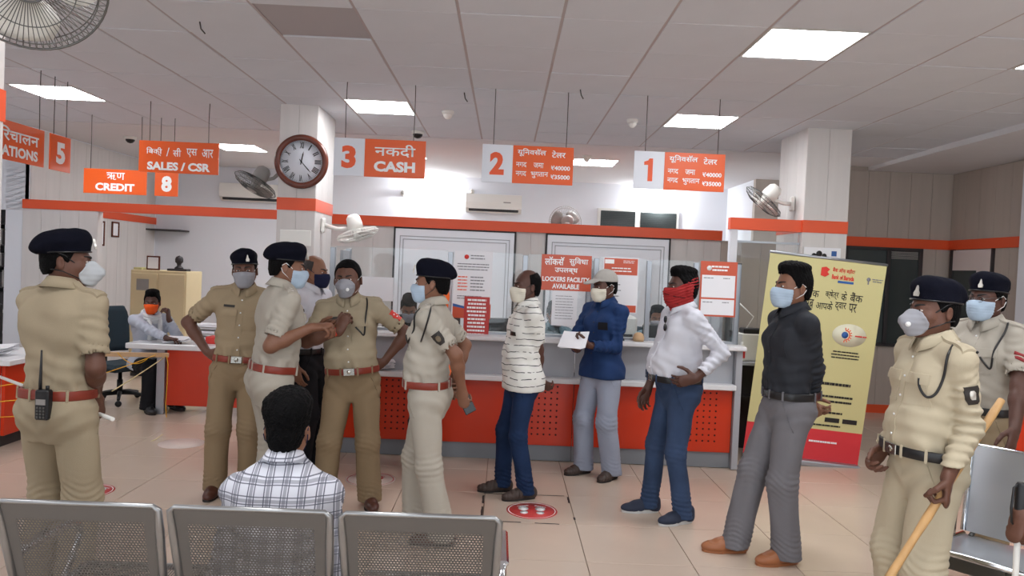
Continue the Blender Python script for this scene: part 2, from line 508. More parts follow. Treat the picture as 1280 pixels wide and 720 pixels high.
f2.build('floor_tiles_out_of_view', 'floor_tile', floor, 'stuff')

ceiling = box_obj('ceiling', (-6.3, -3.2, CZ + .03), (5.75, 12.6, CZ + .2), 'ceiling_void', kind='structure')
LIT = {(3, 0), (3, 4), (-2, 4), (-7, 4), (6, 0)}
OFF = {(-2, 0)}
NEARLIT = {(3, -4), (-2, -4), (-7, -4), (6, -4), (3, -8), (-2, -8), (-7, -8)}
CELL = .6155
def cell(i, j): return (CX0 + i * CELL, CY0 + j * .612)
_cm = MB().box((.0085, .0055, -.004), (CELL - .0085, .6065, .02), .003).mesh('ceiling_tile', 'ceiling_tile')
rest = MB()
for i in range(-10, 8):
    for j in range(-12, 7):
        x, y = cell(i, j)
        if (i, j) in LIT or (i, j) in OFF or (i, j) in NEARLIT: continue
        if j >= -2:
            o = link_mesh('ceiling_tile', _cm, ceiling)
            o.location = (x, y, CZ + random.uniform(-.002, .003))
            o.rotation_euler = (random.uniform(-.003, .003), random.uniform(-.003, .003), 0)
        else:
            rest.box((x + .012, y + .012, CZ - .004), (x + CELL - .012, y + .60, CZ + .02))
rest.build('ceiling_tiles_out_of_view', 'ceiling_tile', ceiling, 'stuff')
g = MB()
for i in range(-10, 9): g.box((CX0 + i * CELL - .009, -3.1, CZ + .0), (CX0 + i * CELL + .009, CY0 + 7 * .612, CZ + .03))
g.build('ceiling_grid', 'ceiling_bar', ceiling)
x0, y0 = cell(-2, 0)
o = box_obj('unlit_panel', (x0 + .012, y0 + .012, CZ + .004), (x0 + CELL - .012, y0 + .6, CZ + .02), 'unlit_panel', ceiling)
tag(o, 'dull grey ceiling panel without light')
s = MB()
s.box((4.56, -3.2, CZ - .06), (5.75, 9.5, CZ + .03))
s.box((-6.3, CY0 + 7 * .612, CZ - .012), (4.56, 12.6, CZ + .03))
s.build('soffit', 'gypsum', ceiling)

def panel_light(x, y, label, w=CELL - .02, d=.592, z=CZ, grp='square light panels in the ceiling'):
    t = thing('ceiling_light', label, 'light', (x + w / 2, y + d / 2, z), 0, grp)
    f = MB()
    for a, b, c, e in ((-w / 2, -d / 2, w / 2, -d / 2 + .012), (-w / 2, d / 2 - .012, w / 2, d / 2), (-w / 2, -d / 2 + .012, -w / 2 + .012, d / 2 - .012), (w / 2 - .012, -d / 2 + .012, w / 2, d / 2 - .012)):
        f.box((a, b, -.006), (c, e, .03))
    f.build('frame', 'white_plastic', t)
    box_obj('diffuser', (-w / 2 + .012, -d / 2 + .012, -.003), (w / 2 - .012, d / 2 - .012, .012), 'light_panel', t)
for k, lb in {(3, 0): 'large bright square panel light nearest the camera on the right', (3, 4): 'square panel light in the ceiling above counter sign 1',
              (-2, 4): 'square panel light between the clock column and counter sign 3', (-7, 4): 'square panel light at far left above the hanging sign 5',
              (6, 0): 'square panel light cut off by the right edge of the picture'}.items():
    x, y = cell(*k); panel_light(x + .01, y + .01, lb)
for k in NEARLIT:
    x, y = cell(*k); panel_light(x + .01, y + .01, 'square ceiling panel light out of view, %s column of the %s row behind the camera' % ({-7: 'leftmost', -2: 'second', 3: 'third', 6: 'rightmost'}[k[0]], 'near' if k[1] == -4 else 'far'))
panel_light(-3.98, 9.82, 'panel light over the back left recess behind the sales sign', z=CZ - .014)
panel_light(-1.76, 9.8, 'added panel light out of sight behind the CASH sign, brightening the back wall', z=CZ - .014)  # extra unseen panel, added to lift the back wall and left recess
panel_light(.84, 9.75, 'panel light behind the beam between counter signs 2 and 1', z=CZ - .014)

def wall(name, lo, hi, m='white_paint'): return box_obj(name, lo, hi, m, kind='structure')
def cladding(parent, x0, x1, z0, z1, Y, m='cladding', n=None, facing_x=None):
    """upright boards, each its own piece; a hairline between them"""
    L = x1 - x0; n = n or max(1, round(L / .25)); w = L / n
    for i in range(n):
        a = x0 + i * w
        if facing_x is None: box_obj('wall_panel', (a + .0015, Y - .012, z0), (a + w - .0015, Y, z1), m, parent, .002)
        else: box_obj('wall_panel', (min(Y, Y + .012 * facing_x), a + .0015, z0), (max(Y, Y + .012 * facing_x), a + w - .0015, z1), m, parent, .002)

wb = wall('wall_back', (-6.3, 12.4, 0), (3.8, 12.6, CZ))
wl = wall('wall_left', (-6.1, 9.05, 0), (-5.87, 12.4, CZ))
wall('wall_left_front', (-6.5, -3.2, 0), (-6.3, 12.4, CZ))
wr2 = wall('wall_recess_right', (3.67, 11.1, 0), (3.85, 12.4, CZ))
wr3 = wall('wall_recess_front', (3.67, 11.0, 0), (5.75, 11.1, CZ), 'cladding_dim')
# partition behind the counter
wp = wall('wall_partition', (-2.3, 9.52, 0), (4.32, 9.6, 2.12), 'cladding')
cladding(wp, -2.25, -1.45, 0, 2.12, 9.52)
cladding(wp, .12, .5, 0, 2.12, 9.52, n=2)
cladding(wp, 2.11, 2.76, 0, 2.12, 9.52, n=3)
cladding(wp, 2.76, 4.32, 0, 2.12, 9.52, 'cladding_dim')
box_obj('trim_1', (-2.3, 9.46, 2.12), (2.76, 9.62, 2.245), 'orange_band', kind='structure')
box_obj('trim_2', (-5.87, 9.0, 2.125), (-2.2, 9.12, 2.235), 'orange_band', kind='structure')
box_obj('trim_3', (-5.869, 9.13, 2.125), (-5.855, 12.4, 2.235), 'orange_band', kind='structure')
box_obj('trim_4', (2.18, 7.22, 2.125), (2.885, 7.3, 2.24), 'orange_band', kind='structure')
def closet_door(name, x0, x1):
    d = box_obj(name, (x0 + .012, 9.49, .02), (x1 - .012, 9.52, 2.1), 'door_white', kind='structure', bev=.004)
    fr = MB()
    fr.box((x0 - .01, 9.485, 0), (x0 + .012, 9.53, 2.12)); fr.box((x1 - .012, 9.485, 0), (x1 + .01, 9.53, 2.12)); fr.box((x0, 9.485, 2.1), (x1, 9.53, 2.12))
    fr.build('door_frame', 'frame_dark', d)
    m = MB()
    for ins in (.07, .11):
        a, b, c, e = x0 + ins, x1 - ins, .3 + ins, 2.08 - ins
        for lo, hi in (((a, c), (b, c + .009)), ((a, e - .009), (b, e)), ((a, c), (a + .009, e)), ((b - .009, c), (b, e))):
            m.box((lo[0], 9.482, lo[1]), (hi[0], 9.491, hi[1]))
    m.build('moulding', 'apron_grey', d)
    return d
closet_door('door_1', -1.44, .11); closet_door('door_2', .51, 2.1)

# partition stub at left with boards
wq = wall('wall_stub', (-5.87, 9.02, 0), (-4.96, 9.12, 2.125), 'cladding')
cladding(wq, -5.87, -4.96, 0, 2.12, 9.02, n=4)
wall('wall_shelf_back', (-6.3, 9.3, 0), (-5.87, 9.4, CZ))
wall('trim_5', (-6.3, 9.05, 2.1), (-5.87, 9.12, CZ), 'white_paint')
cladding(wl, 9.14, 12.36, 0, 2.12, -5.87, n=11, facing_x=1)
cladding(wl, 9.14, 12.36, 2.24, 3.12, -5.87, n=11, facing_x=1)
# right part
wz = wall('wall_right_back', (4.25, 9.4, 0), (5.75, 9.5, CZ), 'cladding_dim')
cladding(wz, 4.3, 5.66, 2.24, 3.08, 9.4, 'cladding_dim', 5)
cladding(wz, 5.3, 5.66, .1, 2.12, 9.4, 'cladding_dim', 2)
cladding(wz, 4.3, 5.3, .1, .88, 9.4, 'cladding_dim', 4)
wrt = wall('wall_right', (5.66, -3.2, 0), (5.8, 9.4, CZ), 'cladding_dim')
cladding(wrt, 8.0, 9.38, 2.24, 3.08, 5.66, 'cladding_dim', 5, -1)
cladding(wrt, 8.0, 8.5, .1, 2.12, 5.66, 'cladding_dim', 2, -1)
box_obj('trim_6', (4.3, 9.37, 2.12), (5.66, 9.4, 2.24), 'orange_band', kind='structure')
box_obj('trim_7', (5.63, 8.02, 2.12), (5.66, 9.38, 2.24), 'orange_band', kind='structure')
box_obj('baseboard_right', (4.3, 9.375, 0), (5.66, 9.4, .105), 'orange_band', kind='structure')
box_obj('wall_right_pilaster', (5.56, 7.55, 0), (5.66, 7.98, CZ - .06), 'white_paint', kind='structure')
wn = box_obj('window_1', (4.32, 9.372, .88), (5.28, 9.399, 2.115), 'dark_glass', kind='structure')
fr = MB()
for a, b in (((4.3, .86), (5.3, .9)), ((4.3, 2.08), (5.3, 2.12)), ((4.3, .88), (4.34, 2.1)), ((5.25, .88), (5.3, 2.1)), ((4.84, .88), (4.89, 2.1))):
    fr.box((a[0], 9.35, a[1]), (b[0], 9.4, b[1]), .004)
fr.build('window_frame', 'frame_dark', wn)
bl = MB()
for k in range(5): bl.box((4.9, 9.36, 1.98 + k * .02), (5.24, 9.366, 1.99 + k * .02))
bl.build('blind', 'grey_plastic', wn)
d3 = box_obj('door_3', (5.635, 8.52, 0), (5.659, 9.3, 2.11), 'dark_glass', kind='structure')
fr = MB(); fr.box((5.62, 9.26, 0), (5.66, 9.32, 2.12)); fr.box((5.62, 8.5, 0), (5.66, 8.53, 2.12)); fr.box((5.622, 8.53, .95), (5.656, 9.26, 1.0))
fr.build('door_frame', 'frame_dark', d3)
box_obj('door_panel', (5.625, 8.53, 1.86), (5.64, 9.26, 2.11), 'pale_panel', d3)
box_obj('door_panel', (5.622, 8.53, 1.55), (5.634, 8.78, 1.86), 'pale_panel', d3)

def column(name, x0, x1, y0, y1):
    c = box_obj(name, (x0 + .01, y0 + .01, 0), (x1 - .01, y1 - .01, CZ + .03), 'cladding', kind='structure')
    for z0, z1 in ((0, 2.123), (2.242, CZ)):
        for a, b in ((x0, x1),):
            n = 2
            for i in range(n):
                w = (b - a) / n
                box_obj('wall_panel', (a + i * w + .001, y0, z0), (a + (i + 1) * w - .001, y0 + .012, z1), 'cladding', c, .002)
        nn = max(2, round((y1 - y0) / .25))
        for i in range(nn):
            w = (y1 - y0) / nn
            for xa in (x0, x1 - .012):
                box_obj('wall_panel', (xa, y0 + i * w + (.012 if i == 0 else .001), z0), (xa + .012, y0 + (i + 1) * w - .001, z1), 'cladding', c, .002)
    box_obj('orange_stripe', (x0 - .004, y0 - .004, 2.123), (x1 + .004, y1 + .004, 2.242), 'orange_band', c)
    return c
column('column_1', -2.24, -1.87, 7.2, 7.9)
c2 = column('column_2', 2.885, 3.32, 7.2, 7.9)
column('column_3', -2.36, -1.93, 2.4, 2.84)
o = box_obj('electrical_panel', (-2.2, 7.188, 1.78), (-1.9, 7.2, 1.93), 'white_plastic', bev=.003)
tag(o, 'flat white cover plate on the clock column', 'panel')
# glass cabin beside the right column
box_obj('trim_8', (2.19, 7.23, 0), (2.26, 7.3, 2.125), 'white_paint', kind='structure')
c = thing('glass_screen', 'clear glass screen under the orange beam beside the right column', 'glass screen', (2.57, 7.26, 0))
box_obj('pane', (-.3, -.005, 1.0), (.3, .005, 2.12), 'partition_glass', c)
box_obj('rail', (-.31, -.012, 2.0), (.31, .012, 2.02), 'aluminium', c)
box_obj('panel', (-.31, -.01, .1), (.31, .012, 1.0), 'apron_grey', c)

# ------------------------------------------------------------------ hanging signs
def hang(t, xs, ztop, horiz='x'):
    for a in xs:
        p = (a, 0, ztop) if horiz == 'x' else (0, a, ztop)
        MB().tube([p, (p[0] + random.uniform(-.004, .004), p[1], (ztop + CZ) / 2), (p[0], p[1], CZ)], .0035, 5).build('hanging_wire', 'wire', t)
def board(t, x0, x1, z0, z1, m, name='board'):
    return box_obj(name, (x0, -.006, z0), (x1, .006, z1), m, t, .001)
def lt(t, s, cx, cz, w, h, m='print_white', bold=.03, fit='both', y=-.0075, name='lettering', align='c'):
    text(name, s, w, h, facing((cx, y, cz), (0, -1, 0)), m, t, bold, fit, align)

def counter_sign(x0, label, num, lines):
    t = thing('counter_sign', label, 'sign', (x0, 6.22, 0), 0, 'numbered signs hanging over the counter')
    z0, z1 = 2.365, 2.68
    board(t, 0, .255, z0, z1, 'sign_white', 'number_board'); board(t, .257, .765, z0, z1, 'sign_orange')
    if num == '1': MB().prism([(.118, 2.43), (.158, 2.43), (.158, 2.62), (.128, 2.62), (.118, 2.603), (.085, 2.592), (.085, 2.565), (.118, 2.565)], -.0085, -.0065).build('lettering', 'print_orange', t)
    else: lt(t, num, .125, (z0 + z1) / 2, .12, .19, 'print_orange', .05)
    for l in lines: lt(t, *l)
    hang(t, (.09, .70 if num != '3' else .66), z1)
counter_sign(-1.475, 'white and orange hanging sign reading 3 and CASH', '3', [('नकदी', .51, 2.59, .34, .105, 'print_white', .012), ('CASH', .51, 2.455, .345, .088, 'print_white', .045)])
ut = lambda: [('यूिनवसॅल', .415, 2.625, .24, .068, 'print_white', .018), ('टेलर', .64, 2.62, .115, .06, 'print_white', .018), ('नगद', .33, 2.52, .09, .042, 'print_white', .014), ('जमा', .475, 2.52, .085, .042, 'print_white', .014),
      ('₹40000', .66, 2.505, .16, .038, 'print_white', .03), ('नगद', .33, 2.445, .09, .042, 'print_white', .014), ('भुगतान', .485, 2.44, .145, .054, 'print_white', .014), ('₹35000', .66, 2.43, .16, .038, 'print_white', .03)]
counter_sign(-.235, 'white and orange hanging sign showing 2, middle one over the counter', '2', ut())
counter_sign(1.04, 'white and orange hanging sign showing 1, nearest the right column', '1', ut())
t = thing('department_sign', 'orange hanging sign reading SALES / CSR', 'sign', (-3.66, 7.35, 0))
board(t, 0, .785, 2.445, 2.755, 'sign_orange')
for s_, cx, w in (('िबक्ी', .15, .155), ('/', .285, .03), ('सी', .375, .08), ('एस', .52, .105), ('आर', .675, .11)): lt(t, s_, cx, 2.65, w, .085, 'print_white', .01)
lt(t, 'SALES / CSR', .395, 2.51, .62, .082, 'print_white', .045)
hang(t, (.1, .68), 2.755)
t = thing('department_sign', 'orange hanging sign reading CREDIT', 'sign', (-4.68, 8.2, 0))
board(t, 0, .69, 2.28, 2.55, 'sign_orange')
lt(t, 'ऋण', .35, 2.475, .2, .08, 'print_white', .01); lt(t, 'CREDIT', .345, 2.355, .43, .085, 'print_white', .045)
hang(t, (.07, .62), 2.55)
t = thing('number_sign', 'small orange sign showing 8, hanging beside the CREDIT sign', 'sign', (-3.9, 8.2, 0))
board(t, 0, .255, 2.28, 2.545, 'sign_orange'); lt(t, '8', .13, 2.415, .115, .175, 'print_white', .05)
hang(t, (.05, .2), 2.545)
def side_sign(y0, y1, label, name):
    t = thing(name, label, 'sign', (-3.97, y0, 0))
    box_obj('board', (-.006, 0, 2.335), (.006, y1 - y0, 2.645), 'sign_orange', t, .001)
    hang(t, (.05, y1 - y0 - .06), 2.645, 'y')
    return t
t = side_sign(5.45, 6.345, 'orange hanging sign reading OPERATIONS at the left edge', 'department_sign')
text('lettering', 'पिरचालन', .58, .115, facing((.0075, .53, 2.545), (1, 0, 0)), 'print_white', t, .022)
text('lettering', 'OPERATIONS', .74, .085, facing((.0075, .44, 2.41), (1, 0, 0)), 'print_white', t, .04)
t = side_sign(6.43, 6.725, 'small orange sign showing 5, hanging side on beside OPERATIONS', 'number_sign')
text('lettering', '5', .13, .19, facing((.0075, .147, 2.49), (1, 0, 0)), 'print_white', t, .05)

# ------------------------------------------------------------------ wall clock
t = thing('wall_clock', 'round brown wooden wall clock with roman numerals on the left column', 'clock', (-2.01, 7.185, 2.59))
RX = Matrix.Rotation(radians(90), 4, 'X')       # z axis -> -y (towards the room)
MB().lathe([(.205, 0), (.255, .004), (.262, .02), (.255, .04), (.235, .05), (.215, .046), (.203, .03)], 56, RX, cap=False).build('rim', 'wood_clock', t)
MB().lathe([(0, .0), (.21, .0), (.21, .018), (0, .0185)], 48, RX).build('dial', 'sign_white', t)
for k, s_ in enumerate(('XII', 'I', 'II', 'III', 'IIII', 'V', 'VI', 'VII', 'VIII', 'IX', 'X', 'XI')):
    a = -radians(30 * k); F = facing((0, -.0195, 0), (0, -1, 0)) @ Matrix.Rotation(a, 4, 'Z') @ Matrix.Translation((0, .158, 0))
    text('numeral', s_, {1: .012, 2: .026, 3: .038, 4: .05}[len(s_)] if s_ not in ('V', 'X') else .026, .06, F, 'print_black', t, .03)
ticks = MB()
for k in range(60):
    F = facing((0, -.0193, 0), (0, -1, 0)) @ Matrix.Rotation(radians(6 * k), 4, 'Z')
    ticks.box((-.0012, .186, 0), (.0012, .194, .0004), 0, F)
ticks.build('minute_marks', 'print_black', t)
def hand(name, ang, L, w):
    F = facing((0, -.024, 0), (0, -1, 0)) @ Matrix.Rotation(-radians(ang), 4, 'Z')
    MB().prism([(-w, -.03), (w, -.03), (w * 1.6, L * .7), (0, L), (-w * 1.6, L * .7)], 0, .002, 'z', F).build(name, 'print_black', t)
hand('hour_hand', 11, .10, .004); hand('minute_hand', 138, .145, .003)
MB().lathe([(.008, .02), (.008, .03), (0, .031)], 12, RX).build('hub', 'print_black', t)

# ------------------------------------------------------------------ ceiling and wall fittings
def fitting(name, label, cat, x, y, r, dome, zc=CZ):
    t = thing(name, label, cat, (x, y, zc))
    MB().lathe([(r, .004), (r, -.02), (r * .86, -.035), (r * .8, -.036)], 20).build('base', 'white_plastic', t)
    MB().lathe([(r * .78, -.03), (r * .7, -.055), (r * .4, -.078), (0, -.085)], 20).build('dome', dome, t)
fitting('dome_camera', 'white dome camera with black lens above the cash sign', 'camera', -1.05, 8.35, .075, 'black_gloss')
fitting('smoke_detector', 'small white smoke detector between signs 3 and 2', 'detector', -.62, 7.18, .06, 'white_plastic')
fitting('smoke_detector', 'small white smoke detector left of panel light over sign 1', 'detector', 1.17, 7.2, .055, 'white_plastic')
fitting('dome_camera', 'black dome camera by the left wall above the credit sign', 'camera', -4.9, 9.6, .075, 'black_gloss', CZ - .012)
fitting('smoke_detector', 'small detector below the light panel between signs 2 and 1', 'detector', .98, 9.5, .055, 'white_plastic', CZ - .012)
for k, (x, y) in enumerate(((-2.02, 4.78), (.55, 6.1), (-.42, 6.4))):
    t = tag(MB().tube([(x, y, CZ), (x + .01, y, CZ - .05), (x + .03, y + .02, CZ - .075)], .005, 5).build('ceiling_hook', 'wire'),
            ('dark hook dangling from ceiling tile at upper left', 'small dark hook in ceiling right of sign 2', 'small dark hook in ceiling left of sign 2')[k], 'hook')
t = thing('wall_camera', 'small round camera on the back wall below the cash sign', 'camera', (-1.75, 12.4, 2.83))
MB().lathe([(.06, 0), (.06, .03), (.045, .05)], 16, RX).build('base', 'white_plastic', t)
MB().lathe([(.035, .05), (.035, .1), (.02, .11), (0, .11)], 16, RX).build('lens', 'grey_plastic', t)

def wall_bulb(x, z, label):
    t = thing('wall_lamp', label, 'lamp', (x, 12.2, z), 0, 'bright bulbs along the back wall')
    MB().tube([(0, .2, .02), (0, .06, .02), (0, 0, 0)], .012, 8).build('arm', 'white_plastic', t)
    MB().lathe([(.0, -.075), (.03, -.065), (.042, -.03), (.03, .0), (.018, .02), (.018, .05)], 16).build('bulb', 'bulb_glow', t)
    l = bpy.data.lights.new('bulb_light', 'POINT'); l.energy = BULB_WATT; l.shadow_soft_size = .05; l.color = (.95, .98, 1)
    lo = bpy.data.objects.new('bulb_light', l); COL.objects.link(lo); lo.parent = t; lo.location = (0, 0, -.13)
wall_bulb(-1.36, 2.98, 'glowing bulb on the back wall under the cash sign')
wall_bulb(2.5, 2.96, 'glowing bulb on the back wall under counter sign 1')

def air_conditioner(x0, x1, z0, z1, label):
    t = thing('air_conditioner', label, 'air conditioner', ((x0 + x1) / 2, 12.4, z0), 0, 'split air conditioners on the back wall')
    w = (x1 - x0) / 2; h = z1 - z0
    MB().prism([(-.2, .06), (-.215, h * .5), (-.2, h - .02), (-.02, h), (0, h), (0, 0), (-.1, 0)], -w, w, 'x').build('body', 'white_plastic', t)
    MB().box((-w + .05, -.19, .012), (w - .05, -.1, .055), .006).build('air_outlet', 'black_plastic', t)
    MB().box((-w + .06, -.205, .05), (w - .06, -.19, .062), .004, Matrix.Translation((0, 0, 0))).build('louvre', 'white_plastic', t)
    MB().box((w - .3, -.218, h * .5), (w - .18, -.21, h * .56)).build('display', 'grey_plastic', t)
air_conditioner(-.7, .22, 2.56, 2.87, 'white air conditioner on the back wall between signs 3 and 2')
air_conditioner(-4.75, -3.75, 2.57, 2.87, 'white air conditioner behind the dark fan left of the clock')
t = tag(MB().lathe([(0, 0), (.045, 0), (.04, .02), (.015, .035), (0, .036)], 14, RX).tube([(0, -.02, -.03), (.02, -.03, -.1), (-.02, -.03, -.16), (.01, -.03, -.2)], .012, 6).build('wall_ornament', 'badge_silver'),
        'small silver ornament on the wall above the air conditioner', 'ornament'); t.location = (-.62, 12.39, 2.9)

wn = box_obj('window_2', (1.5, 12.36, 2.4), (2.86, 12.399, 2.72), 'white_plastic', kind='structure', bev=.004)
for a, b in ((1.55, 2.13), (2.22, 2.82)):
    box_obj('pane', (a, 12.352, 2.42), (b, 12.362, 2.68), 'dark_glass', wn)
    bl = MB()
    for k in range(8): bl.box((a + .01, 12.347, 2.44 + k * .03), (b - .01, 12.352, 2.446 + k * .03))
    bl.build('louvre', 'frame_dark', wn)
def picture(y0, y1, z0, z1, label):
    t = thing('picture_frame', label, 'picture', (-5.858, (y0 + y1) / 2, (z0 + z1) / 2), 0)
    h, w = (z1 - z0) / 2, (y1 - y0) / 2
    f = MB()
    for a, b, c, e in ((-w, -h, w, -h + .025), (-w, h - .025, w, h), (-w, -h, -w + .025, h), (w - .025, -h, w, h)): f.box((0, a, b), (.022, c, e), .004)
    f.build('frame', 'wood_clock', t); box_obj('print', (.001, -w + .02, -h + .02), (.01, w - .02, h - .02), 'paper', t)
picture(10.55, 10.8, 1.72, 2.08, 'larger narrow framed picture on the left recess wall')
picture(11.0, 11.2, 1.86, 2.09, 'smaller framed picture on the left recess wall')
t = tag(box_obj('wall_shelf', (-5.86, 12.05, 2.02), (-5.3, 12.4, 2.045), 'frame_dark', bev=.003), 'thin dark shelf in the corner of the left recess', 'shelf')
t = tag(box_obj('wall_shelf', (-3.75, 12.1, 1.18), (-3.2, 12.4, 1.2), 'frame_dark', bev=.003), 'thin grey shelf line on the wall right of the cupboard', 'shelf')

# ------------------------------------------------------------------ wall fans
def wall_fan(label, loc, axis, mount, mount_n, R=.21, cage='white_plastic', body='white_plastic', blades='white_plastic', wires=44):
    """axis: direction the fan blows; mount: point on the wall it hangs from"""
    t = thing('wall_fan', label, 'fan', loc)
    z = Vector(axis).normalized(); q = z.to_track_quat('Z', 'Y').to_matrix().to_4x4()
    c = MB()
    for k in range(wires):
        a = 2 * pi * k / wires; ca, sa = cos(a), sin(a)
        c.tube([(r * ca, r * sa, h) for r, h in ((R * .24, .062), (R * .6, .055), (R * .88, .03), (R, .0), (R * .9, -.03), (R * .5, -.05), (R * .28, -.055))], .0013, 4, cap=False)
    for r, h, th in ((R, 0, .004), (R * .88, .03, .0022), (R * .6, .055, .0018), (R * .88, -.03, .002), (R * .24, .062, .003)):
        c.tube([(r * cos(2 * pi * k / 48), r * sin(2 * pi * k / 48), h) for k in range(48)], th, 5, closed=True)
    c.v = [q @ Vector(v) for v in c.v]
    c.build('cage', cage, t)
    MB().lathe([(0, .068), (R * .2, .066), (R * .25, .058), (R * .24, .05), (0, .05)], 24, q).build('centre_cap', body, t)
    for k in range(3):
        a = 2 * pi * k / 3 + .4
        P = []
        for i in range(7):
            r = R * (.16 + .72 * i / 6); wd = radians(26 + 20 * sin(pi * i / 6))
            P.append([q @ Vector((r * cos(a + wd * u), r * sin(a + wd * u), .012 - .022 * u)) for u in (-1, -.5, 0, .5, 1)])
        b = MB().grid(P).build('blade', blades, t)
        so = b.modifiers.new('thickness', 'SOLIDIFY'); so.thickness = .002
    MB().lathe([(0, .045), (R * .18, .04), (R * .2, 0), (R * .22, -.05), (R * .34, -.06), (R * .36, -.1), (R * .32, -.17), (R * .2, -.2), (0, -.205)], 24, q).build('motor_housing', body, t)
    m = Vector(mount) - Vector(loc); b = z * -.12; n = Vector(mount_n).normalized()
    MB().tube([b, b + Vector((0, 0, -.06)), (b + m) * .5 + Vector((0, 0, -.05)), m + n * .04], [.022, .02, .018, .022], 10).build('bracket', body, t)
    qq = n.to_track_quat('Z', 'Y').to_matrix().to_4x4()
    MB().box((-.04, -.075, 0), (.04, .075, .035), .012, Matrix.Translation(m) @ qq).build('mount_plate', body, t)
    return t
wall_fan('large grey wire fan at the top left corner, seen from below', at(36, -26, 2.3), (.40, -.72, -.50), (-1.93, 2.6, 2.62), (1, 0, 0), R=.215, cage='steel_dark', body='grey_plastic', blades='white_plastic', wires=72)
wall_fan('dark wall fan tilted down left of the clock column', at(319, 231, 7.35), (-.40, -.28, -.85), (-2.245, 7.45, 2.52), (-1, 0, 0), R=.22, cage='steel_dark', body='grey_plastic', blades='grey_plastic')
wall_fan('white wall fan tilted down on the lit side of the clock column', at(447, 293, 7.3), (.30, .02, -.94), (-1.865, 7.45, 2.0), (1, 0, 0), R=.21)
wall_fan('white wall fan on the side of the right column', at(954, 252, 7.4), (-.62, .2, -.75), (2.88, 7.45, 2.42), (-1, 0, 0), R=.22, cage='steel_dark')
t = wall_fan('grey wall fan behind the orange beam left of the high window', (.77, 9.85, 2.29), (-.15, .9, -.1), (.78, 9.6, 2.2), (0, 1, 0), R=.22, cage='grey_plastic', body='grey_plastic', blades='grey_plastic')
# ------------------------------------------------------------------ the counter
CL, CR, CF = -1.99, 2.06, 6.31           # left end, right end, front plane
t = thing('counter', 'long teller counter with orange front panels and white ledge', 'counter', (0, 0, 0))
seams = [CL, -.68, .63, CR - .06]
for a, b in zip(seams[:-1], seams[1:]):
    box_obj('front_panel', (a + .003, CF, .14), (b - .003, CF + .03, .69), 'orange_panel', t, .003)
    box_obj('plinth', (a + .002, CF + .015, 0.005), (b - .002, CF + .05, .138), 'plinth_grey', t, .002)
    box_obj('apron', (a + .003, CF + .02, .735), (b - .003, CF + .05, 1.03), 'apron_grey', t, .002)
    h = MB()
    for i in range(6):
        for k in range(9):
            x = b - .40 + i * .052; z = .235 + k * .052
            h.lathe([(.0085, 0), (.0085, .0012), (0, .0013)], 8, Matrix.Translation((x, CF, z)) @ RX)
    h.build('perforations', 'dark_hole', t, 'stuff')
box_obj('lower_ledge', (CL, CF - .09, .69), (CR - .06, CF + .06, .735), 'ledge_white', t, .006)
box_obj('upper_ledge', (CL, CF - .1, 1.03), (CR + .01, CF + .42, 1.068), 'ledge_white', t, .008)
box_obj('end_panel', (CR - .058, CF - .04, 0.005), (CR - .003, CF + .41, 1.029), 'apron_grey', t, .003)
tw = thing('teller_desk', 'white teller worktop behind the counter glass', 'desk', (0, 0, 0))
box_obj('worktop', (CL, CF + .43, .72), (CR - .06, CF + .78, .75), 'ledge_white', tw, .004)
for x in (CL + .05, -.6, .6, CR - .12): box_obj('leg', (x, CF + .5, 0), (x + .05, CF + .75, .72), 'apron_grey', tw)
# glass screen on the counter
t = thing('counter_screen', 'clear glass screen in aluminium posts standing on the counter', 'glass screen', (0, CF + .12, 1.068))
px = [-1.5, -.48, .17, .79, 1.25, 1.66, 2.03]
for x in px: box_obj('post', (x - .022, -.02, 0), (x + .022, .02, .70), 'aluminium', t, .003)
for a, b in zip(px[:-1], px[1:]): box_obj('pane', (a + .024, -.004, .02), (b - .024, .004, .712), 'partition_glass', t)
box_obj('bottom_rail', (-1.5, -.012, 0), (2.03, .012, .02), 'aluminium', t)
box_obj('side_pane', (2.035, -.05, .0), (2.043, .45, .71), 'partition_glass', t)
# returns between the teller places, seen through the glass
for x, lb in ((-1.5, 'grey divider screen at the left end of the counter'), (.8, 'grey divider screen behind the lockers sign'), (2.0, 'grey divider screen at the right end of the counter')):
    q = thing('divider_screen', lb, 'screen', (x, CF + .62, .751))
    box_obj('panel', (-.015, -.17, 0), (.015, .16, 1.0), 'apron_grey', q, .003)
    box_obj('post', (-.025, .11, 0), (.025, .155, 1.02), 'aluminium', q, .003)
for x, lb in ((-.62, 'black monitor behind the glass beside the red notice'), (.06, 'black monitor behind the glass left of the lockers sign'), (1.5, 'black monitor behind the glass beside the red scarf')):
    q = thing('monitor', lb, 'monitor', (x, 6.92, .751), radians(20))
    MB().box((-.13, -.09, 0), (.13, .09, .02), .005).box((-.025, -.02, .02), (.025, .02, .16), .004).build('stand', 'black_plastic', q)
    box_obj('screen', (-.22, -.03, .14), (.22, .01, .43), 'black_plastic', q, .01)
    box_obj('display', (-.2, .0095, .16), (.2, .012, .41), 'black_gloss', q)
q = thing('printer', 'pale grey printer behind the glass below the orange poster', 'printer', (1.03, 6.93, .751))
MB().box((-.2, -.18, 0), (.2, .18, .5), .02).build('body', 'white_plastic', q); MB().box((-.16, -.185, .3), (.16, -.17, .34), .004).build('paper_slot', 'black_plastic', q)

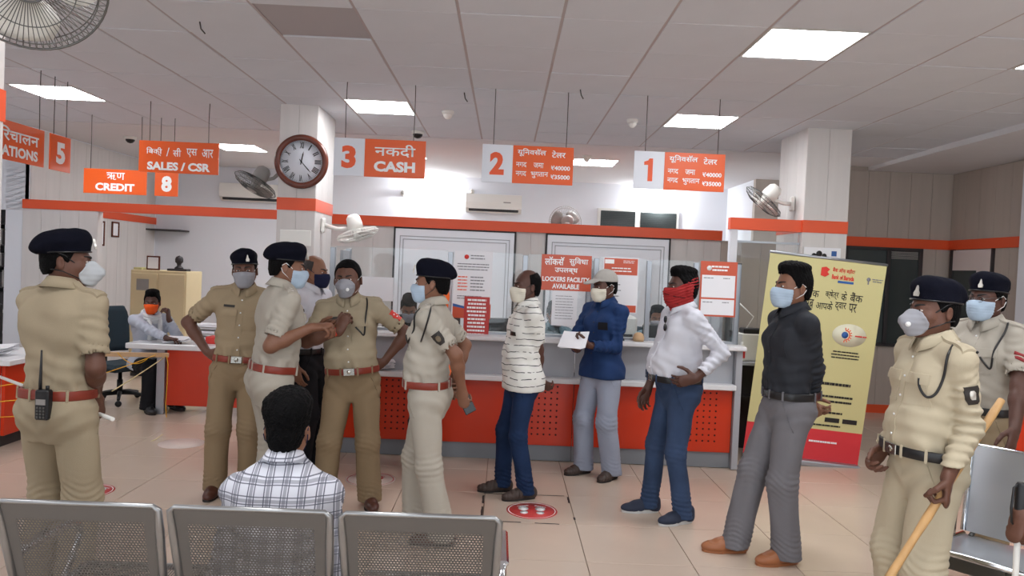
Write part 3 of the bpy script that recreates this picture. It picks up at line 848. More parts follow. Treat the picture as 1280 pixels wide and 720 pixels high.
def sheet(name, label, x0, x1, z0, z1, m, Y=CF + .112, cat='notice'):
    t = thing(name, label, cat, ((x0 + x1) / 2, Y, (z0 + z1) / 2))
    w, h = (x1 - x0) / 2, (z1 - z0) / 2
    box_obj('sheet', (-w, -.0015, -h), (w, .0015, h), m, t)
    return t, w, h
def block(t, a, b, c, d, m, name='print', y=-.0028): return box_obj(name, (a, y, b), (c, -.0014, d), m, t)
def lines(t, x0, x1, z0, z1, n, m, seed=1, ragged=.25, th=.35, centred=False):
    r = random.Random(seed); g = MB(); dz = (z1 - z0) / n
    for i in range(n):
        z = z1 - (i + .5) * dz; L = (x1 - x0) * (1 - r.random() * ragged)
        a = x0 + ((x1 - x0) - L) / 2 if centred else x0
        x = a
        while x < a + L:
            w = min(r.uniform(.012, .04), a + L - x); g.box((x, -.0042, z - dz * th / 2), (x + w * .85, -.0016, z + dz * th / 2)); x += w
    return g.build('text_lines', m, t, 'stuff')
Yg = CF + .098
t, w, h = sheet('notice', 'large white printed notice with orange foot on the glass', -.445, -.115, 1.2, 1.785, 'paper', Yg)
MB().lathe([(.02, 0), (.02, .001), (0, .001)], 14, Matrix.Translation((-.06, -.002, .24)) @ RX).build('emblem', 'print_red', t)
lines(t, -.025, .1, .215, .265, 2, 'print_grey', 3); lines(t, -.14, .14, .12, .19, 3, 'print_grey', 4, .1, centred=True)
lines(t, -.13, -.03, -.06, .08, 5, 'print_orange', 5); lines(t, -.02, .12, -.06, .08, 5, 'print_grey', 6); lines(t, -.13, .1, -.13, -.09, 2, 'print_grey', 7)
MB().prism([(-w, -h), (w, -h), (w, -h + .13), (.02, -h + .07), (-w, -h + .1)], -.0028, -.0014).build('print', 'poster_orange', t)
MB().prism([(-w, -h + .1), (.02, -h + .07), (w, -h + .13), (.02, -h + .085), (-w, -h + .125)], -.0032, -.0014).build('print', 'print_blue', t)
t, w, h = sheet('notice', 'red notice with white lines below the white notice', -.345, -.125, 1.035, 1.39, 'poster_red', Yg - .006)
lines(t, -.085, .085, -.165, .165, 10, 'print_white', 8, .15, .5, True)
t, w, h = sheet('lockers_sign', 'orange sign LOCKERS FACILITY AVAILABLE on the glass', .31, .745, 1.475, 1.785, 'poster_orange', Yg, 'sign')
for s_, cx, ww in (('लॉकसॅ', -.105, .17), ('सुिवधा', .105, .165)): lt(t, s_, cx, .1, ww, .075, 'print_white', .02, y=-.003)
lt(t, 'उपलब्ध', 0, .015, .2, .055, 'print_white', .02, y=-.003)
lt(t, 'LOCKERS FACILITY', 0, -.057, .41, .043, 'print_white', .035, y=-.003); lt(t, 'AVAILABLE', 0, -.118, .235, .043, 'print_white', .035, y=-.003)
t, w, h = sheet('notice', 'plain white typed page on the glass below the lockers sign', .415, .635, 1.17, 1.47, 'paper', Yg)
lines(t, -.08, .08, -.1, .12, 9, 'print_grey', 9, .2, .18)
t, w, h = sheet('notice', 'white poster with orange heading behind the grey cap', .845, 1.155, 1.3, 1.785, 'paper', Yg)
block(t, -w + .01, .09, w - .01, h - .01, 'poster_orange'); block(t, -w + .015, .185, -.06, .222, 'print_white', y=-.0034); lines(t, -.09, .1, .11, .16, 2, 'print_white', 10, .2, .4, True)
lines(t, .02, .13, .19, .22, 2, 'print_white', 11); lines(t, -.1, .02, -.12, .03, 3, 'print_grey', 12, .3, .15); block(t, -w + .01, -h + .01, w - .01, -h + .07, 'poster_orange')
t, w, h = sheet('notice', 'poster with orange border and two white boxes by the right end', 1.695, 2.015, 1.305, 1.785, 'poster_orange', Yg)
block(t, -w + .015, -.075, w - .015, .12, 'paper'); block(t, -w + .015, -h + .015, w - .015, -.09, 'paper')
lines(t, -.07, .09, .15, .21, 2, 'print_white', 13, .2, .5, True)
MB().lathe([(.022, 0), (.022, .001), (0, .001)], 14, Matrix.Translation((-.085, -.002, .18)) @ RX).build('emblem', 'print_white', t)
for z in (.095, -.115): lines(t, -.13, -.04, z - .01, z + .01, 1, 'print_grey', 14); lines(t, .04, .12, z - .01, z + .01, 1, 'print_grey', 15)
t, w, h = sheet('notice', 'blank white sheet behind the shoulder of the bareheaded officer', -1.29, -.965, 1.32, 1.525, 'paper', Yg)
lines(t, -.12, .12, -.06, -.02, 2, 'paper', 16)

def papers(label, x, y, z, n=3, s=(.2, .14), name='papers'):
    t = thing(name, label, 'papers', (x, y, z)); r = random.Random(int(abs(x * 100)))
    for i in range(n):
        o = box_obj('sheet', (-s[0] / 2, -s[1] / 2, i * .005), (s[0] / 2, s[1] / 2, i * .005 + .003), 'paper', t); o.rotation_euler = (r.uniform(0, .22), r.uniform(-.16, .0), r.uniform(-.35, .35)); o.location.z = .012 * i + .016
    return t
papers('loose white papers on the lower counter ledge behind the bareheaded officer', -1.0, CF - .035, .742, 4, (.18, .1))
papers('crumpled papers on the upper ledge at counter 3', -1.28, CF - .02, 1.072, 4, (.2, .12))
t = tag(MB().lathe([(0, 0), (.045, 0), (.05, .03), (.04, .06), (.02, .075), (0, .075)], 14).build('desk_bell', 'wood_bar'), 'small tan object on the counter ledge right of the blue shirt', 'ornament'); t.location = (1.17, CF + .03, 1.069)
t = thing('rubber_stamp', 'small dark stamp on the counter ledge beside the tan object', 'stamp', (1.03, CF + .03, 1.069))
MB().lathe([(0, 0), (.02, 0), (.02, .012), (.009, .02), (.009, .045), (.014, .055), (0, .066)], 12).build('handle', 'black_plastic', t)

# desk right of the counter
t = thing('side_desk', 'grey desk with drawers right of the counter', 'desk', (2.62, 7.0, 0))
box_obj('desktop', (-.5, -.1, .83), (.25, .2, .86), 'apron_grey', t, .004)
box_obj('back_panel', (-.5, .12, .0), (.25, .16, .83), 'frame_dark', t); box_obj('shelf', (-.5, -.06, .5), (.25, .12, .53), 'frame_dark', t)
box_obj('leg', (-.5, -.08, 0), (-.46, .16, .83), 'apron_grey', t); box_obj('leg', (.21, -.08, 0), (.25, .16, .83), 'apron_grey', t)
t = thing('sanitizer_bottle', 'small bottle with red label on the grey side desk', 'bottle', (2.28, 7.0, .861))
MB().lathe([(0, 0), (.032, 0), (.034, .02), (.034, .13), (.014, .16), (.014, .18), (0, .18)], 14).build('bottle', 'white_plastic', t); MB().lathe([(.0355, .03), (.0355, .12)], 14, cap=False).build('label', 'print_red', t)
t = thing('card_machine', 'dark device on a white box right of the counter', 'device', (2.4, 7.1, .861))
MB().box((-.12, -.09, 0), (.12, .09, .26), .008).build('box', 'white_plastic', t); MB().box((-.1, -.08, .26), (.1, .08, .31), .01).build('device', 'black_plastic', t)
MB().tube([(-.05, 0, .31), (.02, .02, .42), (-.12, .05, .55)], .006, 6).build('wire_arm', 'white_plastic', t)

# ------------------------------------------------------------------ left side furniture
t = thing('office_desk', 'orange fronted office desk with white top behind the officers', 'desk', (0, 0, 0))
box_obj('desktop', (-3.83, 7.52, .67), (-2.3, 8.35, .725), 'ledge_white', t, .006)
box_obj('front_panel', (-3.44, 7.6, .09), (-2.3, 7.63, .668), 'orange_panel', t, .003)
box_obj('leg', (-3.53, 7.57, 0), (-3.445, 7.66, .668), 'aluminium', t, .004); box_obj('leg', (-2.34, 7.66, 0), (-2.3, 8.3, .668), 'aluminium', t, .004)
box_obj('side_panel', (-3.5, 7.66, .1), (-3.46, 8.3, .668), 'apron_grey', t)
t = thing('document_tray', 'grey tray holding papers on the office desk', 'tray', (-3.2, 8.1, .726))
for k in range(3):
    MB().box((-.16, -.12, k * .07), (.16, .12, k * .07 + .008)).box((-.16, -.12, k * .07), (-.152, .12, k * .07 + .03)).box((.152, -.12, k * .07), (.16, .12, k * .07 + .03)).build('shelf', 'grey_plastic', t)
    box_obj('paper_stack', (-.14, -.115, k * .07 + .009), (.14, .11, k * .07 + .035), 'paper', t)
MB().box((-.165, -.09, 0), (-.161, .09, .15)).box((.161, -.09, 0), (.165, .09, .15)).build('side', 'grey_plastic', t)
t = tag(box_obj('red_folder', (-3.1, 7.72, .726), (-2.9, 7.9, .80), 'print_red', bev=.004), 'red box file on the office desk', 'folder')
papers('open notebook and papers under the seated man\'s hand', -3.38, 7.68, .726, 3, (.24, .16))
t = thing('telephone', 'black telephone on the office desk behind the elbow of officer', 'telephone', (-2.75, 7.85, .726))
MB().prism([(-.09, 0), (.09, 0), (.09, .04), (-.09, .09)], -.1, .1, 'x').build('base', 'black_plastic', t); MB().tube([(-.09, .05, .1), (-.07, .05, .125), (.07, .05, .125), (.09, .05, .1)], .022, 8).build('handset', 'black_plastic', t)
for k, (x, h) in enumerate(((-2.62, .16), (-2.52, .2))):
    t = tag(MB().lathe([(0, 0), (.03, 0), (.033, h * .7), (.014, h * .82), (.014, h), (0, h)], 14).build('bottle', 'glass_bottle' if 'glass_bottle' in MT else 'grey_plastic'), ('shorter' if k == 0 else 'taller') + ' grey bottle on the office desk', 'bottle'); t.location = (x, 8.0, .726)

def office_chair(label, x, y, rz, seat_z=.47):
    t = thing('office_chair', label, 'chair', (x, y, 0), rz)
    base = MB()
    for k in range(5):
        a = 2 * pi * k / 5 + .3
        base.tube([(0, 0, .11), (.14 * cos(a), .14 * sin(a), .105), (.29 * cos(a), .29 * sin(a), .075)], [.028, .022, .016], 8)
    base.build('star_base', 'black_plastic', t)
    for k in range(5):
        a = 2 * pi * k / 5 + .3
        MB().lathe([(0, -.014), (.03, -.014), (.034, 0), (.03, .014), (0, .014)], 12, Matrix.Translation((.29 * cos(a), .29 * sin(a), .034)) @ Matrix.Rotation(a + pi / 2, 4, 'Z') @ RX).build('castor', 'black_plastic', t)
    MB().lathe([(.03, .1), (.03, .25), (.02, .25), (.02, seat_z - .05)], 12).build('gas_lift', 'black_plastic', t)
    MB().box((-.23, -.23, seat_z - .06), (.23, .23, seat_z + .02), .035).build('seat', 'chair_fabric', t)
    P = []
    for i in range(9):
        v = i / 8; z = seat_z + .12 + .5 * v; ww = .225 * (1 - (abs(v - .45) * 1.5) ** 4 * .45)
        P.append([Vector((ww * u, .22 + .05 * v - .05 * (1 - u * u) * .0 + .04 * u * u * -1, z)) for u in [k / 6 - 1 for k in range(13)]])
    b = MB().grid(P).build('backrest', 'chair_fabric', t); so = b.modifiers.new('thick', 'SOLIDIFY'); so.thickness = .07; so.offset = 0
    MB().tube([(0, .1, seat_z - .06), (0, .26, seat_z - .02), (0, .27, seat_z + .25)], .02, 8).build('back_bar', 'black_plastic', t)
    for sx in (-1, 1): MB().tube([(sx * .2, .02, seat_z - .05), (sx * .29, .02, seat_z - .02), (sx * .3, .02, seat_z + .2), (sx * .3, -.12, seat_z + .21)], .014, 8).build('armrest', 'black_plastic', t)
    return t
office_chair('dark green office chair behind the seated man', -4.17, 8.1, radians(62), .42)

t = thing('steel_cupboard', 'cream steel cupboard against the wall behind the seated man', 'cupboard', (-4.6, 10.05, 0))
box_obj('body', (-.37, -.2, .05), (.37, .3, 1.42), 'cream_steel', t, .008)
for sx, lb in ((-1, 0), (1, 1)):
    d = box_obj('door', (-.355 if sx < 0 else .01, -.215, .09), (-.01 if sx < 0 else .355, -.2, 1.38), 'cream_steel', t, .006)
    MB().box((sx * -.06 - .01 + (0.0), -.23, .75), (sx * -.06 + .01, -.215, .87), .004).build('handle', 'steel_dark', d)
box_obj('label_holder', (-.28, -.222, 1.15), (-.12, -.214, 1.3), 'grey_plastic', t)
box_obj('foot', (-.35, -.18, 0), (.35, .28, .05), 'frame_dark', t)
t = thing('photo_stand', 'small framed photo standing on the cream cupboard', 'picture', (-4.75, 10.0, 1.421))
box_obj('frame', (-.09, 0, 0), (.09, .02, .19), 'wood_clock', t, .004); box_obj('print', (-.07, -.002, .02), (.07, .001, .17), 'paper', t)
t = tag(MB().box((-.13, -.07, 0), (.13, .07, .03), .005).lathe([(.06, .03), (.05, .05), (.025, .07), (.03, .1), (.05, .12), (.052, .16), (.04, .19), (0, .21)], 14).build('bust_statue', 'frame_dark'), 'small dark bust on the cream cupboard', 'ornament'); t.location = (-4.4, 10.0, 1.421)
t = tag(box_obj('document_box', (-4.96, 9.9, 1.421), (-4.85, 10.2, 1.45), 'banner_yellow', bev=.004), 'flat yellow file on the left of the cupboard top', 'folder')

t = thing('metal_rack', 'dark rack packed with files in the left doorway', 'rack', (-6.08, 9.16, 0))
for x in (-.2, .18): box_obj('upright', (x, -.08, 0), (x + .02, .12, 2.09), 'frame_dark', t)
r_ = random.Random(5)
for k in range(8):
    z = .1 + k * .26
    box_obj('shelf', (-.2, -.08, z), (.2, .12, z + .015), 'frame_dark', t)
k_ = 0
for k in range(8):
    z = .116 + k * .26; x = -.17
    while x < .14:
        w_ = r_.uniform(.04, .09)
        q = tag(box_obj('file_folder', (-6.08 + x, 9.1, z), (-6.08 + x + w_ - .004, 9.26, z + r_.uniform(.15, .22)), r_.choice(['frame_dark', 'black_plastic', 'grey_plastic', 'frame_dark']), bev=.004),
                'file standing in the dark rack in the left doorway', 'folder', 'files in the dark rack'); q['label'] = '%s file on the %s shelf of the dark rack at left' % ({'frame_dark': 'brown', 'black_plastic': 'black', 'grey_plastic': 'grey'}[q.data.materials[0].name], ('lowest', 'second lowest', 'third lowest', 'fourth lowest', 'fourth highest', 'third highest', 'second highest', 'highest')[k]); x += w_
t = thing('left_desk', 'orange fronted desk at the left edge behind the nearest officer', 'desk', (0, 0, 0))
box_obj('desktop', (-5.6, 5.95, .69), (-3.95, 6.8, .735), 'ledge_white', t, .006)
box_obj('front_panel', (-5.55, 6.02, .1), (-4.08, 6.05, .688), 'orange_panel', t, .003)
box_obj('side_panel', (-4.08, 6.05, .1), (-4.05, 6.75, .688), 'orange_panel', t, .003)
box_obj('plinth', (-5.5, 6.06, 0), (-4.1, 6.7, .1), 'frame_dark', t)
t = thing('monitor', 'black monitor on the desk at the left edge', 'monitor', (-4.55, 6.5, .736), radians(-25))
MB().box((-.13, -.09, 0), (.13, .09, .02), .005).box((-.025, -.02, .02), (.025, .02, .14), .004).build('stand', 'black_plastic', t)
box_obj('screen', (-.25, -.03, .1), (.25, .015, .42), 'black_plastic', t, .01); box_obj('display', (-.23, .0145, .12), (.23, .017, .40), 'black_gloss', t)
papers('scattered white papers on the desk at the left edge', -4.25, 6.25, .736, 4, (.26, .18))

# barrier of wood and rope
t = tag(MB().box((0, -.012, -.022), (1.45, .012, .022), .003).build('wooden_bar', 'wood_bar'), 'pale wooden bar tied with yellow rope across the gap', 'bar')
a, b = at(96, 442, 7.05), at(211, 444, 7.46)
t.location = a; t.rotation_euler = (0, -math.asin((b.z - a.z) / (b - a).length), math.atan2(b.y - a.y, b.x - a.x)); t.scale = ((b - a).length / 1.45, 1, 1)
def rope(label, pts, m='rope_yellow', r=.0042):
    t = tag(MB().tube(pts, r, 6).build('rope', m), label, 'rope'); return t
def sag(p, q, s, n=10): return [Vector(p).lerp(Vector(q), i / n) + Vector((0, 0, -s * 4 * (i / n) * (1 - i / n))) for i in range(n + 1)]
rope('yellow rope looped and sagging below the wooden bar', sag(at(147, 441, 7.2), at(190, 443, 7.38), .1))
rope('yellow rope strand hanging from the end of the wooden bar', [at(208, 444, 7.44), at(210, 455, 7.44), at(209, 480, 7.44), at(207, 505, 7.44), at(208, 520, 7.44), at(206, 536, 7.44)])
rope('thin yellow rope slanting up to the wooden bar', sag(at(112, 472, 6.7), at(196, 443, 7.4), .01), r=.0038)
rope('thin pale rope slanting up to the end of the bar', sag(at(140, 489, 6.7), at(205, 447, 7.42), .005), 'rope_pale', .005)
rope('upper yellow rope in front of the left desk', sag(at(-10, 484, 5.6), at(112, 466, 6.7), .0))
rope('middle yellow rope in front of the left desk', sag(at(-10, 503, 5.6), at(112, 492, 6.7), .0), r=.005)
rope('lower thin rope in front of the left desk', sag(at(-10, 522, 5.6), at(112, 516, 6.7), .0), 'rope_yellow', .004)
rope('short thin rope end lying on the floor by the desk leg', [at(186, 553, 6.45), (at(195, 549, 6.5)), at(203, 543, 6.6)], 'rope_pale', .004)

# ------------------------------------------------------------------ roll-up banner
t = thing('rollup_banner', 'yellow roll up banner with printed heading and red foot', 'banner', (2.77, 6.6, 0), radians(0))
tilt = Matrix.Rotation(radians(4.2), 4, 'Y') @ Matrix.Rotation(radians(2.0), 4, 'X')
def bt(o): o.matrix_local = tilt; return o
bt(MB().box((-.56, -.09, 0), (.47, .06, .05), .012).build('base', 'aluminium', t))
bt(MB().box((-.57, -.012, .04), (.475, -.008, .33)).build('red_foot', 'banner_red', t))
bt(MB().box((-.57, -.012, .33), (.475, -.008, 1.86)).build('sheet', 'banner_yellow', t))
bt(MB().tube([(-.575, -.01, 1.86), (.48, -.01, 1.86)], .012, 8).build('top_rail', 'aluminium', t))
bt(MB().tube([(0, .02, .05), (0, .02, 1.8)], .01, 6).build('pole', 'aluminium', t))
for sx in (-1, 1): bt(MB().box((sx * .25 - .02, -.2, 0), (sx * .25 + .02, .12, .012), .003).build('foot', 'aluminium', t))
def btxt(s_, cx, cz, w, h, m, bold=.02): text('lettering', s_, w, h, tilt @ facing((cx, -.0145, cz), (0, -1, 0)), m, t, bold)
for s_, cx, w_ in (('सावॅजिनक', -.235, .29), ('क्षेत्र', .025, .12), ('के', .135, .05), ('बैंक', .245, .115)): btxt(s_, cx, 1.545, w_, .085, 'print_black', .008)
for s_, cx, w_ in (('अब', -.17, .085), ('आपके', -.03, .15), ('द्वार', .115, .1), ('पर', .225, .07)): btxt(s_, cx, 1.445, w_, .08, 'print_black', .008)
btxt('बैंक ऑफ़ बड़ौदा', .1, 1.765, .2, .05, 'print_red', .02); btxt('Bank of Baroda', .1, 1.705, .2, .042, 'print_red', .04)
MB().prism([(-.04, .02), (-.04, .09), (.0, .1), (.035, .08), (.015, .055), (.035, .035), (.0, .01)], -.0165, -.0125, 'y', Matrix.Translation((-.06, 0, 1.685))).build('emblem', 'print_red', t).matrix_local = tilt
bt(MB().box((.06, -.0165, 1.655), (.20, -.0125, 1.675)).build('print', 'print_blue', t))
q = MB(); q.lathe([(.018, 0), (.018, .002), (0, .002)], 10, Matrix.Translation((.33, -.013, 1.715)) @ RX); q.box((.325, -.0165, 1.67), (.336, -.0125, 1.71)); bt(q.build('emblem', 'print_grey', t))
def blines(x0, x1, z0, z1, n, m, seed):
    o = lines(t, x0, x1, z0, z1, n, m, seed, .2, .4, True); o.matrix_local = tilt @ Matrix.Translation((0, -.0125, 0))
blines(.36, .46, 1.69, 1.73, 2, 'print_grey', 21)
wheel = MB()
MBc = Matrix.Translation((.19, -.0125, 1.2)) @ RX
bt(MB().lathe([(.17, 0), (.17, .0012), (0, .0013)], 32, Matrix.Translation((.23, -.0125, 1.2)) @ RX @ Matrix.Diagonal((.9, .6, 1, 1))).build('print', 'banner_pale', t))
bt(MB().lathe([(.03, .002), (.03, .0035), (0, .0036)], 18, MBc).build('emblem', 'print_blue', t))
for k in range(9):
    a = -pi / 2 + pi * k / 8
    wheel.box((.05, -.004, .002), (.066, .004, .0035), 0, MBc @ Matrix.Rotation(a, 4, 'Z'))
wheel.tube([Vector((.19 + .044 * cos(a), -.0145, 1.2 + .044 * sin(a))) for a in [-pi / 2 + pi * k / 12 for k in range(13)]], .005, 5)
bt(wheel.build('emblem', 'print_orange', t))
blines(.27, .4, 1.185, 1.215, 1, 'print_red', 22); blines(.08, .36, .98, 1.06, 3, 'print_black', 23)
blines(-.1, .34, .72, .78, 1, 'print_black', 24); blines(-.05, .36, .57, .66, 2, 'print_black', 25); blines(-.1, .3, .47, .51, 1, 'print_black', 26); blines(-.2, .3, .355, .39, 1, 'print_black', 27)
for x in (.12, .28): bt(MB().box((x, -.0165, .405), (x + .13, -.0125, .445)).build('print', 'print_black', t))
blines(.0, .26, .2, .24, 1, 'print_white', 28)
t = thing('poster', 'white poster strip with dark marks on the right column above the banner', 'poster', (3.1, 7.185, 1.9))
box_obj('sheet', (-.2, -.002, -.12), (.16, .002, .08), 'paper', t); box_obj('print', (.07, -.004, .0), (.12, -.0015, .05), 'print_blue', t)
q = MB()
for x, z, r in ((-.1, .0, .025), (-.05, .02, .03), (0, 0, .024), (-.15, -.02, .02)): q.lathe([(r, 0), (r, .0015), (0, .0016)], 12, Matrix.Translation((x, -.002, z)) @ RX)
q.build('print', 'print_black', t)

# ------------------------------------------------------------------ floor stickers
def sticker(label, x, y, r, m, feet=None):
    t = thing('floor_sticker', label, 'sticker', (x, y, .0004))
    MB().lathe([(r, 0), (r, .001), (0, .0011)], 36).build('disc', m, t)
    if feet:
        MB().lathe([(r * .93, .0013), (r * .9, .0015), (r * .9, .0011)], 36, cap=False).build('rim', feet, t)
        for sx in (-1, 1):
            f = MB()
            f.lathe([(.028, .0014), (0, .0016)], 14, Matrix.Translation((sx * .055, -.045, 0)) @ Matrix.Diagonal((1, 1.2, 1, 1)))
            f.lathe([(.036, .0014), (0, .0016)], 14, Matrix.Translation((sx * .058, .035, 0)) @ Matrix.Diagonal((1, 1.3, 1, 1)))
            for k in range(5): f.lathe([(.011 - .001 * k, .0014), (0, .0016)], 8, Matrix.Translation((sx * (.03 + .016 * k), .098 - .006 * k, 0)))
            f.build('footprint', feet, t)
sticker('pale round floor sticker beyond the seated man near the desk', -2.76, 6.43, .19, 'pale_sticker')
sticker('red round floor sticker at left behind the nearest bench', -2.79, 5.05, .16, 'red_sticker', 'print_white')
sticker('red round footprint sticker in front of the sandalled man', .25, 5.01, .175, 'red_sticker', 'print_white')
sticker('pale round footprint sticker behind the bareheaded officer', -.96, 5.59, .19, 'pale_sticker', 'red_sticker')
tp = thing('floor_tape', 'worn dashes of black tape round the footprint sticker', 'tape', (0, 0, 0))
for (ax, ay, bx, by) in ((-.09, 5.35, .16, 5.355), (.24, 5.355, .5, 5.36), (-.09, 4.86, -.09, 5.05), (-.09, 5.12, -.09, 5.3), (-.02, 4.77, .17, 4.765), (.26, 4.76, .42, 4.755), (.52, 5.2, .525, 5.34), (.53, 4.85, .53, 4.9)):
    d = Vector((bx - ax, by - ay, 0)); L = d.length; A = Matrix.Translation((ax, ay, 0)) @ Matrix.Rotation(math.atan2(d.y, d.x), 4, 'Z')
    n = 5; P = [[A @ Vector((L * i / n, (-.009 if k == 0 else .009) * random.uniform(.5, 1), .0012)) for i in range(n + 1)] for k in range(2)]
    MB().grid(P, False).build('tape_dash', 'tape_black', tp)

# ------------------------------------------------------------------ waiting benches
def bench(label, loc, rz, seats, pitch=.54, sheet_m='perforated_steel', hole=True, rim='rim_steel', arms=None, top=.855):
    t = thing('waiting_bench', label, 'bench', loc, rz)
    n = seats; x0 = -(n - 1) * pitch / 2
    MB().box((x0 - .24, -.03, .30), (x0 + (n - 1) * pitch + .24, .03, .37), .006).build('beam', 'steel_dark', t)
    tb = radians(16)
    for k in range(n):
        x = x0 + k * pitch
        bk = thing('seat_back', None, None, (0, 0, 0)); COL.objects.unlink(bk); bpy.data.objects.remove(bk)
        H2 = .215
        b = MB().box((-.243, -.0015, -H2), (.243, .0015, H2)).build('seat_back', sheet_m, t)
        zc = top - H2 * cos(tb); yc = .20 + .05
        b.location = (x, yc, zc); b.rotation_euler = (-tb, 0, 0)
        f = MB().tube([(-.235, 0, -H2), (-.248, 0, H2 * .6), (-.25, 0, H2 - .012), (-.235, 0, H2 + .002), (.235, 0, H2 + .002), (.25, 0, H2 - .012), (.248, 0, H2 * .6), (.235, 0, -H2)], [.014, .014, .011, .008, .008, .011, .014, .014], 10).build('back_rim', rim, b)
        s = MB().box((-.243, -.21, -.0015), (.243, .21, .0015)).build('seat_pan', 'seat_steel' if 'seat_steel' in MT else sheet_m, t)
        s.location = (x, .0, .435); s.rotation_euler = (radians(-4), 0, 0)
        MB().tube([(-.24, .21, 0), (-.245, -.2, 0), (-.23, -.225, -.01), (.23, -.225, -.01), (.245, -.2, 0), (.24, .21, 0)], .0125, 10).build('seat_rim', rim, s)
        MB().tube([(x - .2, .18, .42), (x - .2, .24, .44), (x - .2, .235, .5)], .012, 8).tube([(x + .2, .18, .42), (x + .2, .24, .44), (x + .2, .235, .5)], .012, 8).box((x - .03, -.1, .37), (x + .03, .1, .425)).build('bracket', 'steel_dark', t)
    for k in (arms if arms is not None else range(n + 1)):
        x = x0 + (k - .5) * pitch
        MB().tube([(x, .16, .36), (x, .19, .60), (x, .15, .635), (x, -.12, .63), (x, -.19, .60), (x, -.2, .56), (x, -.05, .37)], .014, 10).build('armrest', 'chrome', t)
        MB().box((x - .022, -.16, .632), (x + .022, .15, .655), .008).build('arm_pad', 'chrome', t)
    for x in (x0 - .05, x0 + (n - 1) * pitch + .05):
        MB().tube([(x, -.27, .015), (x, -.05, .06), (x, 0, .3)], .022, 8).tube([(x, .27, .015), (x, .05, .06), (x, 0, .3)], .022, 8).build('leg', 'chrome', t)
    return t
bench('grey perforated steel waiting bench of three seats in the foreground', (-.775, 2.62, 0), radians(180.6), 3, .537, arms=(0, 3))
MT['seat_steel'] = mat('seat_steel', (186, 190, 196), .3, metal=.75, noise=(4, .06))
bench('bright steel waiting bench at the right edge facing left', (2.52, 3.12, 0), radians(-50), 2, .55, 'seat_steel', rim='chrome', arms=(0, 2))
t = thing('service_counter', 'low orange fronted counter at the right edge behind the officers', 'counter', (4.1, 5.6, 0))
box_obj('front_panel', (-.35, 0, .1), (.6, .03, .92), 'orange_panel', t, .003); box_obj('top', (-.37, -.03, .92), (.62, .5, .95), 'ledge_white', t, .005); box_obj('plinth', (-.33, .03, 0), (.6, .4, .1), 'plinth_grey', t)
box_obj('side_panel', (-.35, .03, .1), (-.32, .5, .92), 'orange_panel', t)
